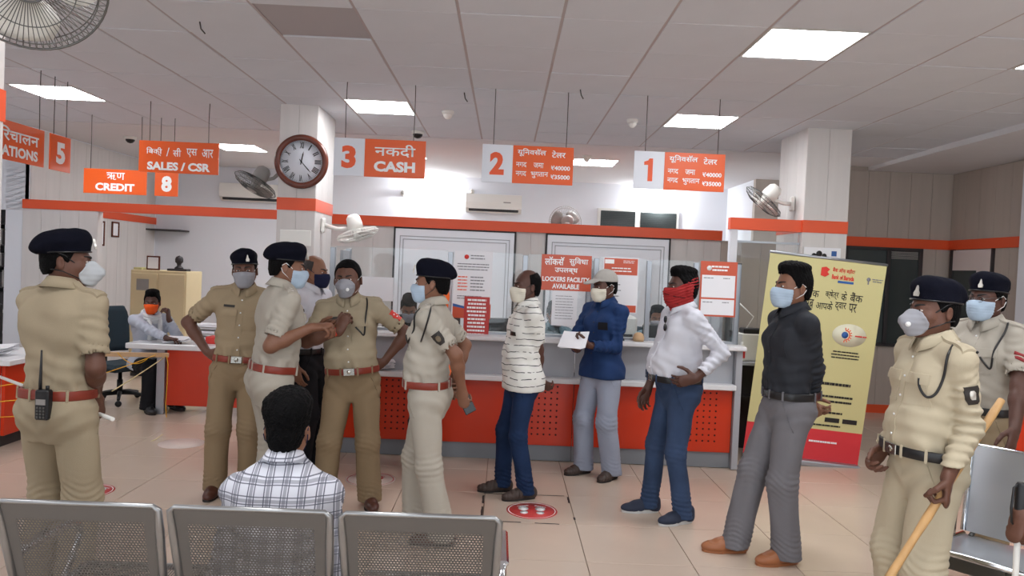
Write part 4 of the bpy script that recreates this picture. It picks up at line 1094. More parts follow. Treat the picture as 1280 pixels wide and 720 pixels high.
# ------------------------------------------------------------------ figures: a distance field turned into one skin
f32 = np.float32
def unit(v):
    v = np.asarray(v, float); return v / (np.linalg.norm(v) + 1e-12)
class Field:
    def __init__(s, lo, hi, h):
        s.h = h; s.lo = np.array(lo, float); n = np.ceil((np.array(hi, float) - s.lo) / h).astype(int) + 1
        s.d = np.full(n, .2, f32); s.ax = [(s.lo[i] + h * np.arange(n[i])).astype(f32) for i in range(3)]
    def _win(s, lo, hi, pad):
        sl = []
        for i in range(3):
            a = int(np.floor((lo[i] - pad - s.lo[i]) / s.h)); b = int(np.ceil((hi[i] + pad - s.lo[i]) / s.h)) + 1
            a = max(a, 0); b = min(b, s.d.shape[i])
            if b <= a: return None
            sl.append(slice(a, b))
        return tuple(sl)
    def _xyz(s, sl): return s.ax[0][sl[0]][:, None, None], s.ax[1][sl[1]][None, :, None], s.ax[2][sl[2]][None, None, :]
    def add(s, prim, k=.012):
        fn, lo, hi = prim
        sl = s._win(lo, hi, k + 2.5 * s.h)
        if sl is None: return s
        v = fn(*s._xyz(sl)); a = s.d[sl]
        h = np.maximum(k - np.abs(a - v), 0) / k
        s.d[sl] = np.minimum(a, v) - h * h * (k * .25)
        return s
    def sub(s, prim, k=.006):
        fn, lo, hi = prim
        sl = s._win(lo, hi, k + 2.5 * s.h)
        if sl is None: return s
        v = -fn(*s._xyz(sl)); a = s.d[sl]
        h = np.maximum(k - np.abs(a - v), 0) / k
        s.d[sl] = np.maximum(a, v) + h * h * (k * .25)
        return s
    def cut(s, p, n, k=.002):
        """keep the side the normal points away from"""
        n = unit(n); sl = tuple(slice(None) for _ in range(3)); X, Y, Z = s._xyz(sl)
        v = ((X - p[0]) * n[0] + (Y - p[1]) * n[1] + (Z - p[2]) * n[2]).astype(f32)
        s.d = np.maximum(s.d, v); return s
    def keep(s, prim):
        sl = tuple(slice(None) for _ in range(3)); s.d = np.maximum(s.d, prim[0](*s._xyz(sl)).astype(f32)); return s
    def warp(s, fn):
        sl = tuple(slice(None) for _ in range(3)); s.d = s.d + fn(*s._xyz(sl)).astype(f32); return s
    def extract(s):
        """naive surface nets"""
        d = s.d; d = d.copy()
        d[0] = d[-1] = .1; d[:, 0] = d[:, -1] = .1; d[:, :, 0] = d[:, :, -1] = .1
        ins = d < 0
        c = np.zeros(tuple(n - 1 for n in d.shape), np.uint8)
        for i in (0, 1):
            for j in (0, 1):
                for k in (0, 1):
                    c += ins[i:d.shape[0] - 1 + i, j:d.shape[1] - 1 + j, k:d.shape[2] - 1 + k]
        cells = np.argwhere((c > 0) & (c < 8))
        idm = np.full(c.shape, -1, np.int32); idm[tuple(cells.T)] = np.arange(len(cells))
        acc = np.zeros((len(cells), 3)); cnt = np.zeros(len(cells))
        cor = [(i, j, k) for i in (0, 1) for j in (0, 1) for k in (0, 1)]
        val = {o: d[cells[:, 0] + o[0], cells[:, 1] + o[1], cells[:, 2] + o[2]].astype(float) for o in cor}
        for a in cor:
            for ax in range(3):
                if a[ax]: continue
                b = list(a); b[ax] = 1; b = tuple(b)
                va, vb = val[a], val[b]; m = (va < 0) != (vb < 0)
                t = np.where(m, va / np.where(m, va - vb, 1), 0)
                p = np.tile(np.array(a, float), (len(cells), 1)); p[:, ax] = t
                acc += p * m[:, None]; cnt += m
        V = s.lo + s.h * (cells + acc / np.maximum(cnt, 1)[:, None])
        F = []
        for ax in range(3):
            o1, o2 = (ax + 1) % 3, (ax + 2) % 3
            n0 = [slice(None)] * 3; n1 = [slice(None)] * 3
            n0[ax] = slice(0, -1); n1[ax] = slice(1, None)
            A, B = ins[tuple(n0)], ins[tuple(n1)]
            E = np.argwhere(A != B)
            E = E[(E[:, o1] > 0) & (E[:, o2] > 0) & (E[:, o1] < d.shape[o1] - 1) & (E[:, o2] < d.shape[o2] - 1)]
            q = []
            for (p, r) in ((-1, -1), (0, -1), (0, 0), (-1, 0)):
                e = E.copy(); e[:, o1] += p; e[:, o2] += r; q.append(idm[tuple(e.T)])
            q = np.stack(q, 1); fl = ~A[tuple(E.T)]
            q[fl] = q[fl][:, ::-1]; F.append(q)
        F = np.concatenate(F) if F else np.zeros((0, 4), int)
        F = F[(F >= 0).all(1)]
        return V, F
def smooth_mesh(V, F, it=1, lam=.5):
    for _ in range(it):
        S = np.zeros_like(V); n = np.zeros(len(V))
        for a, b in ((0, 1), (1, 2), (2, 3), (3, 0)):
            np.add.at(S, F[:, a], V[F[:, b]]); np.add.at(n, F[:, a], 1)
            np.add.at(S, F[:, b], V[F[:, a]]); np.add.at(n, F[:, b], 1)
        V = V + lam * (S / np.maximum(n, 1)[:, None] - V)
    return V
def np_mesh(name, V, F, mats, mi=None):
    me = bpy.data.meshes.new(name); n, m = len(V), len(F)
    me.vertices.add(n); me.vertices.foreach_set('co', np.ascontiguousarray(V, f32).ravel())
    me.loops.add(m * 4); me.loops.foreach_set('vertex_index', np.ascontiguousarray(F, np.int32).ravel())
    me.polygons.add(m); me.polygons.foreach_set('loop_start', np.arange(0, m * 4, 4, dtype=np.int32))
    me.polygons.foreach_set('loop_total', np.full(m, 4, np.int32)) if bpy.app.version < (4, 1) else None
    me.polygons.foreach_set('use_smooth', np.ones(m, bool))
    if mi is not None: me.polygons.foreach_set('material_index', np.asarray(mi, np.int32))
    for q in mats: me.materials.append(MT[q])
    me.update(calc_edges=True); me.validate()
    return me

def cone(a, b, ra, rb, u=None, su=1.0, sw=1.0):
    """tapered limb; u: sideways axis, su/sw squash across and through"""
    a = np.array(a, float); b = np.array(b, float); ab = b - a; L = np.linalg.norm(ab) + 1e-9; d = ab / L
    if u is None: u = np.cross(d, [0, 0, 1.0] if abs(d[2]) < .9 else [1.0, 0, 0])
    u = unit(np.array(u, float) - d * (np.array(u, float) @ d)); w = np.cross(d, u)
    mn = min(su, sw)
    def fn(X, Y, Z):
        x, y, z = X - f32(a[0]), Y - f32(a[1]), Z - f32(a[2])
        t = x * f32(d[0]) + y * f32(d[1]) + z * f32(d[2])
        tc = np.clip(t / f32(L), 0, 1)
        al = t - tc * f32(L)
        if su == 1 and sw == 1:
            q = np.sqrt(np.maximum(x * x + y * y + z * z - t * t, 0) + al * al)
            return q - (f32(ra) + f32(rb - ra) * tc)
        p = (x * f32(u[0]) + y * f32(u[1]) + z * f32(u[2])) / f32(su); r = (x * f32(w[0]) + y * f32(w[1]) + z * f32(w[2])) / f32(sw)
        return (np.sqrt(p * p + r * r + al * al) - (f32(ra) + f32(rb - ra) * tc)) * f32(mn)
    R = max(ra, rb) * max(su, sw, 1)
    return fn, np.minimum(a, b) - R, np.maximum(a, b) + R
def ell(c, r, R=None):
    c = np.array(c, float); r = np.array(r, float); Rm = np.eye(3) if R is None else np.asarray(R)   # columns: axes
    def fn(X, Y, Z):
        x, y, z = X - f32(c[0]), Y - f32(c[1]), Z - f32(c[2])
        if R is None: l = [x, y, z]
        else: l = [x * f32(Rm[0, i]) + y * f32(Rm[1, i]) + z * f32(Rm[2, i]) for i in range(3)]
        k0 = np.sqrt(sum((l[i] / f32(r[i])) ** 2 for i in range(3))); k1 = np.sqrt(sum((l[i] / f32(r[i] ** 2)) ** 2 for i in range(3)))
        return k0 * (k0 - 1) / np.maximum(k1, 1e-6)
    e = np.sqrt((Rm ** 2) @ (r ** 2))
    return fn, c - e, c + e
def loft(o, R, prof, p=2.4):
    """stack of superellipses: rows of (z, cx, cy, rx, ry) in the frame (o, R)"""
    P = np.array(prof, float); o = np.array(o, float); R = np.asarray(R)
    def fn(X, Y, Z):
        x, y, z = X - f32(o[0]), Y - f32(o[1]), Z - f32(o[2])
        l = [x * f32(R[0, i]) + y * f32(R[1, i]) + z * f32(R[2, i]) for i in range(3)]
        zz = l[2]; g = lambda k: np.interp(zz, P[:, 0], P[:, k]).astype(f32)
        rx, ry = g(3), g(4)
        q = (np.abs((l[0] - g(1)) / rx) ** p + np.abs((l[1] - g(2)) / ry) ** p) ** (1 / p)
        dd = (q - 1) * np.minimum(rx, ry)
        return np.maximum(dd, np.maximum(f32(P[0, 0]) - zz, zz - f32(P[-1, 0])))
    pts = np.array([o + R @ np.array([sx * r[3] + r[1], sy * r[4] + r[2], r[0]]) for r in P for sx in (-1, 1) for sy in (-1, 1)])
    return fn, pts.min(0), pts.max(0)
def ripple(X, Y, Z, f, seed, A=(1, .7, .25)):
    s1, s2, s3 = seed * 1.7, seed * 2.9 + 1, seed * .83 + 2
    w = np.sin(f * .43 * (X * .8 - Y * .5 + Z * .7) + s2)
    return (np.sin(f * (X * A[0] + Y * A[1] + Z * A[2]) + s1 + 1.9 * w) + np.sin(f * 1.37 * (-X * A[1] + Y * A[0] + Z * A[2] * 1.6) + s3 - 1.4 * w)) * .5
def rot(ax, deg): return np.array(Matrix.Rotation(radians(deg), 3, ax))

# ---- head pieces, built once in the head's own frame (face towards -y, origin where head meets neck)
def head_field(h, broad=1.0, sockets=True, offset=0.0):
    F = Field((-.125, -.165, -.15), (.125, .135, .235), h)
    b = broad
    F.add(ell((0, .012, .105), (.074 * b, .094, .093)), .01)
    F.add(ell((0, -.026, .050), (.059 * b, .064, .086)), .03)
    for s in (-1, 1):
        F.add(cone((s * .047 * b, .0, .026), (s * .018, -.070, -.024), .024 * b, .019), .03)
        F.add(ell((s * .043 * b, -.058, .046), (.022, .024, .022)), .025)
        F.add(cone((s * .012, -.084, .094), (s * .044, -.064, .090), .010, .009), .014)
    F.add(ell((0, -.074, -.022), (.022 * b, .018, .017)), .02)
    if sockets:
        for s in (-1, 1): F.sub(ell((s * .032, -.101, .073), (.018, .016, .0125)), .012)
        for s in (-1, 1):
            F.add(ell((s * .032, -.074, .074), (.0145, .0145, .0125)), .004)
    F.add(cone((0, -.088, .080), (0, -.113, .040), .0075, .0105), .012)
    for s in (-1, 1): F.add(ell((s * .012, -.101, .035), (.0085, .010, .0075)), .008)
    F.add(cone((-.017, -.091, .006), (.017, -.091, .006), .0062, .0062), .010)
    F.add(cone((-.014, -.089, -.003), (.014, -.089, -.003), .0068, .0068), .008)
    for s in (-1, 1):
        R = rot('Z', s * 18) @ rot('X', -12)
        F.add(ell((s * .080 * b, .016, .062), (.0075, .019, .031), R), .008)
        F.sub(ell((s * .089 * b, .012, .064), (.006, .010, .019), R), .004)
    F.add(cone((0, .018, -.13), (0, .014, .04), .056, .054, (1, 0, 0), 1, 1.0), .03)
    return F
_cache = {}
def head_geo(broad):
    k = ('head', broad)
    if k not in _cache:
        V, F = head_field(.0041, broad).extract(); V = smooth_mesh(V, F, 1)
        mi = np.zeros(len(F), int)
        # eyeballs, irises and brows belong to the same skin mesh
        VV, FF, MI = [V], [F], [mi]; n = len(V)
        def put(v, f, m):
            nonlocal n
            VV.append(np.array(v)); FF.append(np.array(f) + n); MI.append(np.full(len(f), m)); n += len(v)
        def cap(c, r, zdir, a1, m, sq=1.0):
            z = unit(zdir); x = unit(np.cross([0, 0, 1.0], z)); y = np.cross(z, x); v = []; f = []
            K, N = 4, 12
            for i in range(K + 1):
                a = a1 * (i + .02) / K
                for j in range(N):
                    t = 2 * pi * j / N; v.append(np.array(c) + r * (z * cos(a) + (x * cos(t) + y * sin(t) * sq) * sin(a)))
            for i in range(K):
                for j in range(N): f.append((i * N + j, (i + 1) * N + j, (i + 1) * N + (j + 1) % N, i * N + (j + 1) % N))
            put(v, f, m)
        for s in (-1, 1):
            c = (s * .032, -.0755, .0735)
            cap(c, .0142, (s * .12, -1, .02), 1.0, 1, .52); cap(c, .0146, (s * .02, -1, .0), .42, 2, .95)
            # brow
            v = []; f = []
            for i in range(9):
                u = i / 8; x = s * (.012 + .038 * u); zz = .0925 + .006 * sin(u * 2.4) ; hh = .0055 * (1 - .55 * u)
                yy = -.094 + .030 * u ** 1.8
                for (dy, dz) in ((-.004, -hh), (-.0065, 0), (-.003, hh), (.004, hh), (.004, -hh)): v.append((x, yy + dy, zz + dz))
            for i in range(8):
                for j in range(5): f.append((i * 5 + j, i * 5 + (j + 1) % 5, (i + 1) * 5 + (j + 1) % 5, (i + 1) * 5 + j))
            put(v, f, 3)
        _cache[k] = (np.concatenate(VV), np.concatenate(FF), np.concatenate(MI))
    return _cache[k]

def head_piece(kind, broad=1.0):
    """mesh of a mask, beret, cap, scarf or head of hair in head space"""
    k = (kind, broad)
    if k in _cache: return _cache[k]
    b = broad; h = .0048; mats = None; V2 = None
    if kind.startswith('mask'):
        F = head_field(.0044, broad, False)
        F.d -= f32(.0045)
        if kind == 'mask_cup':
            F.add(ell((0, -.088, .020), (.047 * b, .050, .054)), .02); F.add(cone((0, -.100, .064), (0, -.140, .026), .010, .016), .03)
            F.add(cone((0, -.14, .026), (0, -.098, -.030), .014, .02), .03)
            F.keep(ell((0, -.105, .018), (.070 * b, .076, .062)))
            F.cut((0, -.02, .0), (0, 1, .12)); F.warp(lambda X, Y, Z: .0008 * np.sin(Z * 260))
        else:
            F.add(ell((0, -.090, .018), (.046 * b, .036, .060)), .03)
            F.d -= f32(.001)
            X, Y, Z = F._xyz((slice(None),) * 3)
            F.d = np.maximum(F.d, np.maximum(np.maximum(Z - (.067 + .10 * np.minimum(Y + .115, 0) - .16 * np.maximum(np.abs(X) - .01, 0)), -.047 - .1 * (Y + .1) - Z), Y + .034 + 0 * X).astype(f32))
            F.warp(lambda X, Y, Z: .0011 * np.sin((Z + .1 * np.abs(X)) * 420) * (np.abs(Z - .012) < .028))
        V, Fc = F.extract(); V = smooth_mesh(V, Fc, 1)
    elif kind.startswith('hair'):
        F = Field((-.125, -.15, -.06), (.125, .155, .275), h)
        style = kind.split('_')[1]
        th = dict(short=.007, full=.010, thick=.006, bald=.006, fringe=.004)[style]
        F.add(ell((0, .014, .105), (.074 * b + th, .094 + th, .092 + th)), .01)
        F.add(ell((0, .052, .040), (.058 * b + th * .6, .046 + th, .06)), .03)
        if style == 'full': F.add(ell((0, -.040, .185), (.058, .052, .034)), .03); F.add(ell((0, .02, .19), (.068, .08, .03)), .03)
        if style == 'thick': F.add(ell((0, .0, .178), (.090, .104, .052)), .02); F.add(ell((0, .03, .150), (.088, .088, .06)), .03); F.add(ell((0, -.05, .195), (.06, .05, .04)), .03)
        X, Y, Z = F._xyz((slice(None),) * 3)
        A = np.abs(X)
        if style in ('short', 'full', 'thick'):
            front = .150 + .35 * np.clip(A - .035, 0, 1) * -1 + .0 * Y           # forehead edge
            side = np.interp(Y, [-.10, -.055, -.035, -.012, .016, .05, .12], [.150, .146, .112, .060, .086, .012, -.008])
        elif style == 'bald':
            side = np.interp(Y, [-.10, -.02, .0, .016, .05, .12], [.26, .26, .085, .088, .012, -.008])
        else:
            side = np.interp(Y, [-.10, -.03, -.012, .016, .05, .12], [.26, .26, .07, .088, .012, -.008])
        lim = (side - Z) * .6
        F.d = np.maximum(F.d, lim.astype(f32))
        if style in ('bald', 'fringe'):
            F.sub(ell((0, -.035 if style == 'bald' else .0, .185), (.068, .105 if style == 'bald' else .12, .065)), .01)
        amp = dict(short=.0012, full=.0026, thick=.003, bald=.0012, fringe=.0008)[style]
        F.warp(lambda X, Y, Z: amp * ripple(X, Y, Z, 190, 3.1) + amp * .8 * ripple(X, Y, Z, 330, 1.3, (.4, 1, .8)))
        V, Fc = F.extract()
    elif kind == 'beret':
        F = Field((-.16, -.17, .05), (.15, .20, .27), h)
        Rb = rot('X', -10) @ rot('Y', -7)
        F.add(ell((0, .012, .112), (.086, .107, .098)), .01)
        F.cut((0, -.09, .121), (0, -.12, -1))
        F.add(ell((-.008, .028, .166), (.092, .112, .054), Rb), .018)
        F.add(ell((.008, -.048, .176), (.062, .044, .042)), .04)
        F.add(ell((-.022, .108, .128), (.066, .044, .030), Rb), .03)
        F.cut((0, -.09, .119), (0, -.12, -1))
        F.warp(lambda X, Y, Z: .0016 * ripple(X, Y, Z, 70, 2.2))
        V, Fc = F.extract(); V = smooth_mesh(V, Fc, 1)
    elif kind == 'cap':
        F = Field((-.13, -.22, .06), (.13, .14, .26), h)
        F.add(ell((0, .012, .118), (.086, .107, .100)), .01); F.cut((0, -.09, .122), (0, -.10, -1))
        F.add(ell((0, -.125, .124), (.070, .075, .012), rot('X', 12)), .01)
        F.warp(lambda X, Y, Z: .001 * ripple(X, Y, Z, 60, 2.2))
        V, Fc = F.extract()
    elif kind == 'bandana':
        F = head_field(.0042, broad, False); F.d -= f32(.010)
        F.add(ell((0, -.07, .02), (.06 * b, .055, .075)), .03); F.add(cone((0, .015, -.11), (0, -.01, .03), .075, .075), .03)
        X, Y, Z = F._xyz((slice(None),) * 3)
        top = np.interp(Y, [-.14, -.07, .0, .08, .13], [.062, .068, .115, .165, .170])
        bot = np.interp(Y, [-.14, -.06, .02, .13], [-.115, -.10, -.085, -.01])
        F.d = np.maximum(F.d, np.maximum(Z - top, bot - Z).astype(f32))
        F.warp(lambda X, Y, Z: .0022 * np.sin((Z - .35 * Y) * 300 + 2 * np.sin(X * 40)))
        V, Fc = F.extract()
    elif kind == 'hood':
        F = head_field(.0042, broad, False); F.d -= f32(.014)
        F.add(cone((0, .03, -.12), (0, .02, .05), .08, .09), .04)
        F.sub(ell((0, -.12, .05), (.06, .07, .085)), .01)
        F.warp(lambda X, Y, Z: .002 * ripple(X, Y, Z, 90, 1.2))
        V, Fc = F.extract()
    _cache[k] = (V, Fc); return _cache[k]
def head_mesh(kind, broad, m):
    key = ('mesh', kind, broad, m)
    if key not in _cache:
        V, F = head_piece(kind, broad); _cache[key] = np_mesh(kind.split('_')[0], V, F, [m])
    return _cache[key]

# ---- hands and limbs
CURL = dict(relaxed=((18, 30, 22), .9), grip=((62, 78, 46), .4), flat=((6, 10, 8), 1.0), loose=((36, 52, 34), .6), hip=((28, 34, 20), 1.0), rest=((10, 34, 30), .9))
def hand_prims(w, d, n, left, pose, s):
    d = unit(d); n = unit(np.array(n, float) - d * (np.array(n, float) @ d)); t = np.cross(d, n) * (-1 if left else 1)
    P = lambda a, b, c: np.array(w) + (d * a + t * b + n * c) * s
    (c1, c2, c3), spread = CURL[pose]
    out = [(cone(P(-.01, 0, 0), P(.03, 0, 0), .027 * s, .031 * s, t, 1, .62), .012), (cone(P(.028, .004, 0), P(.080, .004, 0), .034 * s, .037 * s, t, 1, .40), .010)]
    for i, (bx, ba, sc, r) in enumerate(((.029, .088, .95, .0088), (.010, .093, 1.06, .0090), (-.010, .089, 1.0, .0086), (-.028, .079, .80, .0076))):
        p = P(ba - .012, bx, 0); cum = 0
        sp = (.10, .03, -.04, -.12)[i] * spread
        for L, c, ra, rb in ((.045, c1, 1.05, .98), (.027, c2, .98, .90), (.023, c3, .90, .78)):
            cum += c + (3 * i if pose in ('relaxed', 'loose') else 0)
            a = radians(cum); dv = d * cos(a) + n * sin(a) + t * sp * cos(a)
            q = p + unit(dv) * L * sc * s
            out.append((cone(p, q, r * ra * s, r * rb * s), .0035)); p = q
    if pose in ('grip',): th = [((.022, .030, .010), (.5, .75, .55), .040), (None, (.65, -.1, .8), .032), (None, (.6, -.6, .6), .024)]
    elif pose in ('flat', 'hip'): th = [((.020, .026, .004), (.55, .85, .25), .044), (None, (.75, .6, .25), .034), (None, (.9, .4, .25), .026)]
    else: th = [((.020, .026, .006), (.75, .6, .40), .044), (None, (.92, .22, .35), .034), (None, (.95, .05, .35), .026)]
    p = None
    for (b, dv, L), (ra, rb) in zip(th, ((.0150, .0115), (.0112, .0102), (.0100, .0085))):
        if b is not None: p = P(*b)
        q = p + unit(d * dv[0] + t * dv[1] + n * dv[2]) * L * s
        out.append((cone(p, q, ra * s, rb * s), .006)); p = q
    return out
def ik(a, c, l1, l2, pole):
    a, c = np.array(a, float), np.array(c, float); v = c - a; D = np.linalg.norm(v); m = (l1 + l2) * .998
    if D > m: c = a + v / D * m; D = m; v = c - a
    x = v / D; p = np.array(pole, float); p = p - x * (p @ x); p = unit(p) if np.linalg.norm(p) > 1e-5 else unit(np.cross(x, [0.31, .2, .9]))
    k = (l1 * l1 - l2 * l2 + D * D) / (2 * D); hh = math.sqrt(max(l1 * l1 - k * k, 0))
    return a + x * k + p * hh, c
def field_for(prims, h, pad=.03):
    lo = np.min([p[1] for p, k in prims], 0) - pad; hi = np.max([p[2] for p, k in prims], 0) + pad
    F = Field(lo, hi, h)
    for p, k in prims: F.add(p, k)
    return F
def merge(F, G, k):
    a, b = F.d, G.d; h = np.maximum(k - np.abs(a - b), 0) / k; F.d = np.minimum(a, b) - h * h * (k * .25)
def endcut(E, d, r, L):
    """a short plug beyond a sleeve end"""
    E = np.array(E, float); d = unit(d)
    def fn(X, Y, Z):
        x, y, z = X - f32(E[0]), Y - f32(E[1]), Z - f32(E[2]); t = x * f32(d[0]) + y * f32(d[1]) + z * f32(d[2])
        q = np.sqrt(np.maximum(x * x + y * y + z * z - t * t, 0))
        return np.maximum(np.maximum(-t, q - f32(r)), t - f32(L))
    R = r + L
    return fn, E - R, E + R

class Surf:
    def __init__(s, meshes):
        V = []; F = []
        for v, f in meshes:
            n = len(V); V += v.tolist(); F += (f + n).tolist()
        s.b = BVHTree.FromPolygons(V, F)
    def hit(s, p, n, far=.35):
        p = Vector(p); n = Vector(n).normalized()
        r = s.b.ray_cast(p + n * far, -n, far * 2)
        return r[0] if r[0] is not None else None
def patch(surf, c, u, v, n, outline, m, name, parent, off=.0015, th=.003, nu=6, nv=6, mi=None):
    """a cut of cloth lying on the clothing: outline(a) gives half width at height a in 0..1 (v runs down from c)"""
    c = np.array(c, float); u = unit(u); v = np.array(v, float); n = unit(n); last = None; G = []
    for j in range(nv + 1):
        row = []
        for i in range(nu + 1):
            a = j / nv; x = (2 * i / nu - 1) * outline(a)[0]; q = c + u * (x) + v * outline(a)[1]
            hpt = surf.hit(q, n)
            if hpt is None or (last is not None and (hpt - last).length > .08): hpt = last if last is not None else Vector(q)
            last = hpt; row.append(hpt)
        last = row[0]; G.append(row)
    nn = Vector(n); b = MB(); top = [[p + nn * (off + th) for p in r] for r in G]
    b.grid(top)
    edge = [(0, i) for i in range(nu)] + [(j, nu) for j in range(nv)] + [(nv, i) for i in range(nu, 0, -1)] + [(j, 0) for j in range(nv, 0, -1)]
    A = [top[j][i] for j, i in edge]; B = [G[j][i] - nn * .002 for j, i in edge]
    b.grid([A, B], False, wrap=True)
    return b.build(name, m, parent)
def rect(w, h, taper=0.0, point=0.0):
    return lambda a: (w * (1 - taper * a), -h * a - point * 0)

def shoe_mesh(kind, m, sole):
    key = ('shoe', kind, m, sole)
    if key in _cache: return _cache[key]
    F = Field((-.07, -.23, -.01), (.07, .12, .15), .0042)
    F.add(ell((0, .048, .045), (.034, .042, .050)), .01); F.add(cone((0, .045, .04), (0, -.08, .036), .036, .038), .02)
    F.add(ell((.003, -.115, .030), (.045, .078, .034)), .03); F.add(cone((0, .01, .078), (0, -.085, .045), .034, .028), .03)
    if kind == 'sneaker': F.add(cone((0, .03, .085), (0, .05, .085), .036, .036), .02); F.add(cone((0, .0, .085), (0, -.02, .095), .03, .02), .02)
    F.cut((0, 0, .012), (0, 0, -1))
    if kind == 'sandal': F.warp(lambda X, Y, Z: .0035 * (np.sin(Y * 190) > .35) * (Z > .018) * (Y < .03))
    if kind == 'loafer': F.warp(lambda X, Y, Z: -.002 * (np.abs(np.sqrt(X * X + ((Y + .11) * .8) ** 2) - .034) < .004) * (Z > .03))
    V, Fc = F.extract(); V = smooth_mesh(V, Fc, 1)
    up = np_mesh('shoe', V, Fc, [m])
    ol = []
    for i in range(36):
        a = 2 * pi * i / 36; y = -.055 - .130 * sin(a) * -1; y = -.055 + .132 * sin(a); w_ = .047 if sin(a) < 0 else .038
        x = w_ * cos(a) * (1 - .10 * max(0, sin(a))) * (abs(cos(a)) ** -.25 if abs(cos(a)) > .05 else 1)
        ol.append((x, y))
    sl = MB().prism(ol, 0.0006, .024 if kind == 'sneaker' else .016, 'z').mesh('sole', sole)
    _cache[key] = (up, sl); return _cache[key]

def person(label, H, X, Y, rz, skin='skin_a', twist=0, lean=0, side=0, head=(0, 0, 0), broad=1.0, fat=1.0, belly=0.0,
           right=None, left=None, feet=None, pz=.90, shirt='khaki', sleeves='short', tucked=True, trousers='khaki', fit='straight',
           belt='belt_brown', hair='hair_short', hair_m='hair', wear=None, wear_m=None, mask=None, mask_m='mask_white', straps='ear', strap_m='strap_white',
           shoes=('oxford', 'leather_brown', 'sole_dark'), officer=None, seated=False, hem=-.10, res=.0078, collar=True, seed=1, placket=True, droop=0.0, headscale=1.0):
    if res == .0078 and Y > 4.8: res = .0094
    t = thing('person', label, 'person', (X, Y, 0), radians(rz))
    s = H / 1.70
    p0 = np.array([0, 0, pz * (s if not seated else 1)])
    Rt = rot('Z', twist) @ rot('X', lean) @ rot('Y', side)
    T = lambda x, y, z: p0 + Rt @ (np.array([x, y, z], float) * s)
    sw = .168 + .05 * (fat - 1)
    S = {1: T(sw, .012, .475 - droop), -1: T(-sw, .012, .475 - droop)}
    root = Matrix.Translation((X, Y, 0)) @ Matrix.Rotation(radians(rz), 4, 'Z')
    inv = root.inverted()
    loc = lambda w: np.array(inv @ Vector(w))
    P = {}
    defaults = {1: dict(w=S[1] + np.array([.055, -.03, -.525]) * s, pole=(.3, 1, 0), n=(-1, 0, 0), pose='relaxed'),
                -1: dict(w=S[-1] + np.array([-.055, -.03, -.525]) * s, pole=(-.3, 1, 0), n=(1, 0, 0), pose='relaxed')}
    for sd, a in ((1, left), (-1, right)):
        q = dict(defaults[sd]); q.update(a or {})
        if 'world' in q: q['w'] = loc(q['world'])
        if 'dw' in q: q['d'] = np.array(inv.to_3x3() @ Vector(q['dw']))
        if 'nw' in q: q['n'] = np.array(inv.to_3x3() @ Vector(q['nw']))
        if 'polew' in q: q['pole'] = np.array(inv.to_3x3() @ Vector(q['polew']))
        e, w = ik(S[sd], q['w'], .285 * s, .255 * s, q['pole'])
        q['e'], q['w'] = e, w
        if 'd' not in q: q['d'] = unit(w - e)
        P[sd] = q
    hips = {1: p0 + np.array([.086, 0, -.03]) * s, -1: p0 + np.array([-.086, 0, -.03]) * s}
    if feet is None: feet = {-1: (-.105, .0, -8), 1: (.105, .0, 8)}
    A = {}; K = {}
    for sd in (1, -1):
        fx, fy, yaw = feet[sd][:3]
        an = np.array([fx, fy, .088])
        K[sd], A[sd] = ik(hips[sd], an, .404 * s, .386 * s, (sin(radians(yaw)) * .6, -1, 0 if not seated else .5))
        A[sd] = an
    hp = T(0, .0, .605); Rh = rot('Z', head[0]) @ rot('X', head[1]) @ rot('Y', head[2]); hs = s * headscale
    HM = Matrix([list(r) for r in (Rh * hs)]).to_4x4(); HM.translation = hp

    # ---- the body: head, arms with hands, and a plain trunk under the clothes, one mesh
    VV, FF, MI = [], [], []; n = 0
    def put(V, F, mi=None):
        nonlocal n
        VV.append(V); FF.append(F + n); MI.append(np.zeros(len(F), int) if mi is None else mi); n += len(V)
    hv, hf, hm = head_geo(broad)
    put(hv @ (Rh * hs).T + hp, hf, hm)
    for sd in (1, -1):
        q = P[sd]; e, w = q['e'], q['w']; pr = []
        if sleeves == 'short':
            a0 = S[sd] + (e - S[sd]) * .35
            pr.append((cone(a0, e, .046 * s, .038 * s), .02))
        f0 = e if sleeves == 'short' else e + (w - e) * .55
        if sleeves == 'short':
            pr.append((cone(e, e + (w - e) * .35, .039 * s, .041 * s), .025)); pr.append((cone(e + (w - e) * .3, w, .040 * s, .0265 * s), .02))
        else: pr.append((cone(f0, w, .032 * s, .0265 * s), .02))
        pr += hand_prims(w, q['d'], q['n'], sd > 0, q['pose'], s * 1.04)
        F_ = field_for(pr, .0046 if Y < 4.7 else .0054 if Y < 6.5 and not seated else .0068, .02); V, Fc = F_.extract(); put(V, Fc)
    pr = [(cone(T(0, .01, .08), T(0, .01, .40), .115 * s, .13 * s, Rt[:, 0], 1, .62), .03), (cone(S[1], S[-1], .045 * s, .045 * s), .05), (cone(T(0, .018, .44), hp, .054 * s, .052 * s), .03), (cone(hips[1], hips[-1], .085 * s, .085 * s), .04)]
    for sd in (1, -1):
        pr += [(cone(hips[sd], K[sd], .072 * s, .050 * s), .02), (cone(K[sd], A[sd], .050 * s, .036 * s), .02), (cone(S[sd], P[sd]['e'], .044 * s, .036 * s), .02)]
        if sleeves == 'long': pr.append((cone(P[sd]['e'], P[sd]['w'], .035 * s, .026 * s), .02))
    F_ = field_for(pr, .02, .05); V, Fc = F_.extract(); put(V, Fc)
    body = np_mesh('body', np.concatenate(VV), np.concatenate(FF), [skin, 'eye_white', 'iris', 'brow'], np.concatenate(MI))
    link_mesh('body', body, t)

    # ---- trousers
    hip_r, kn_r, hem_r = dict(straight=(.099, .080, .083), slim=(.093, .066, .062), loose=(.100, .088, .092))[fit]
    pr = []
    Rp = rot('Z', twist * .5)
    top = .085 if tucked else .03
    fw = fat
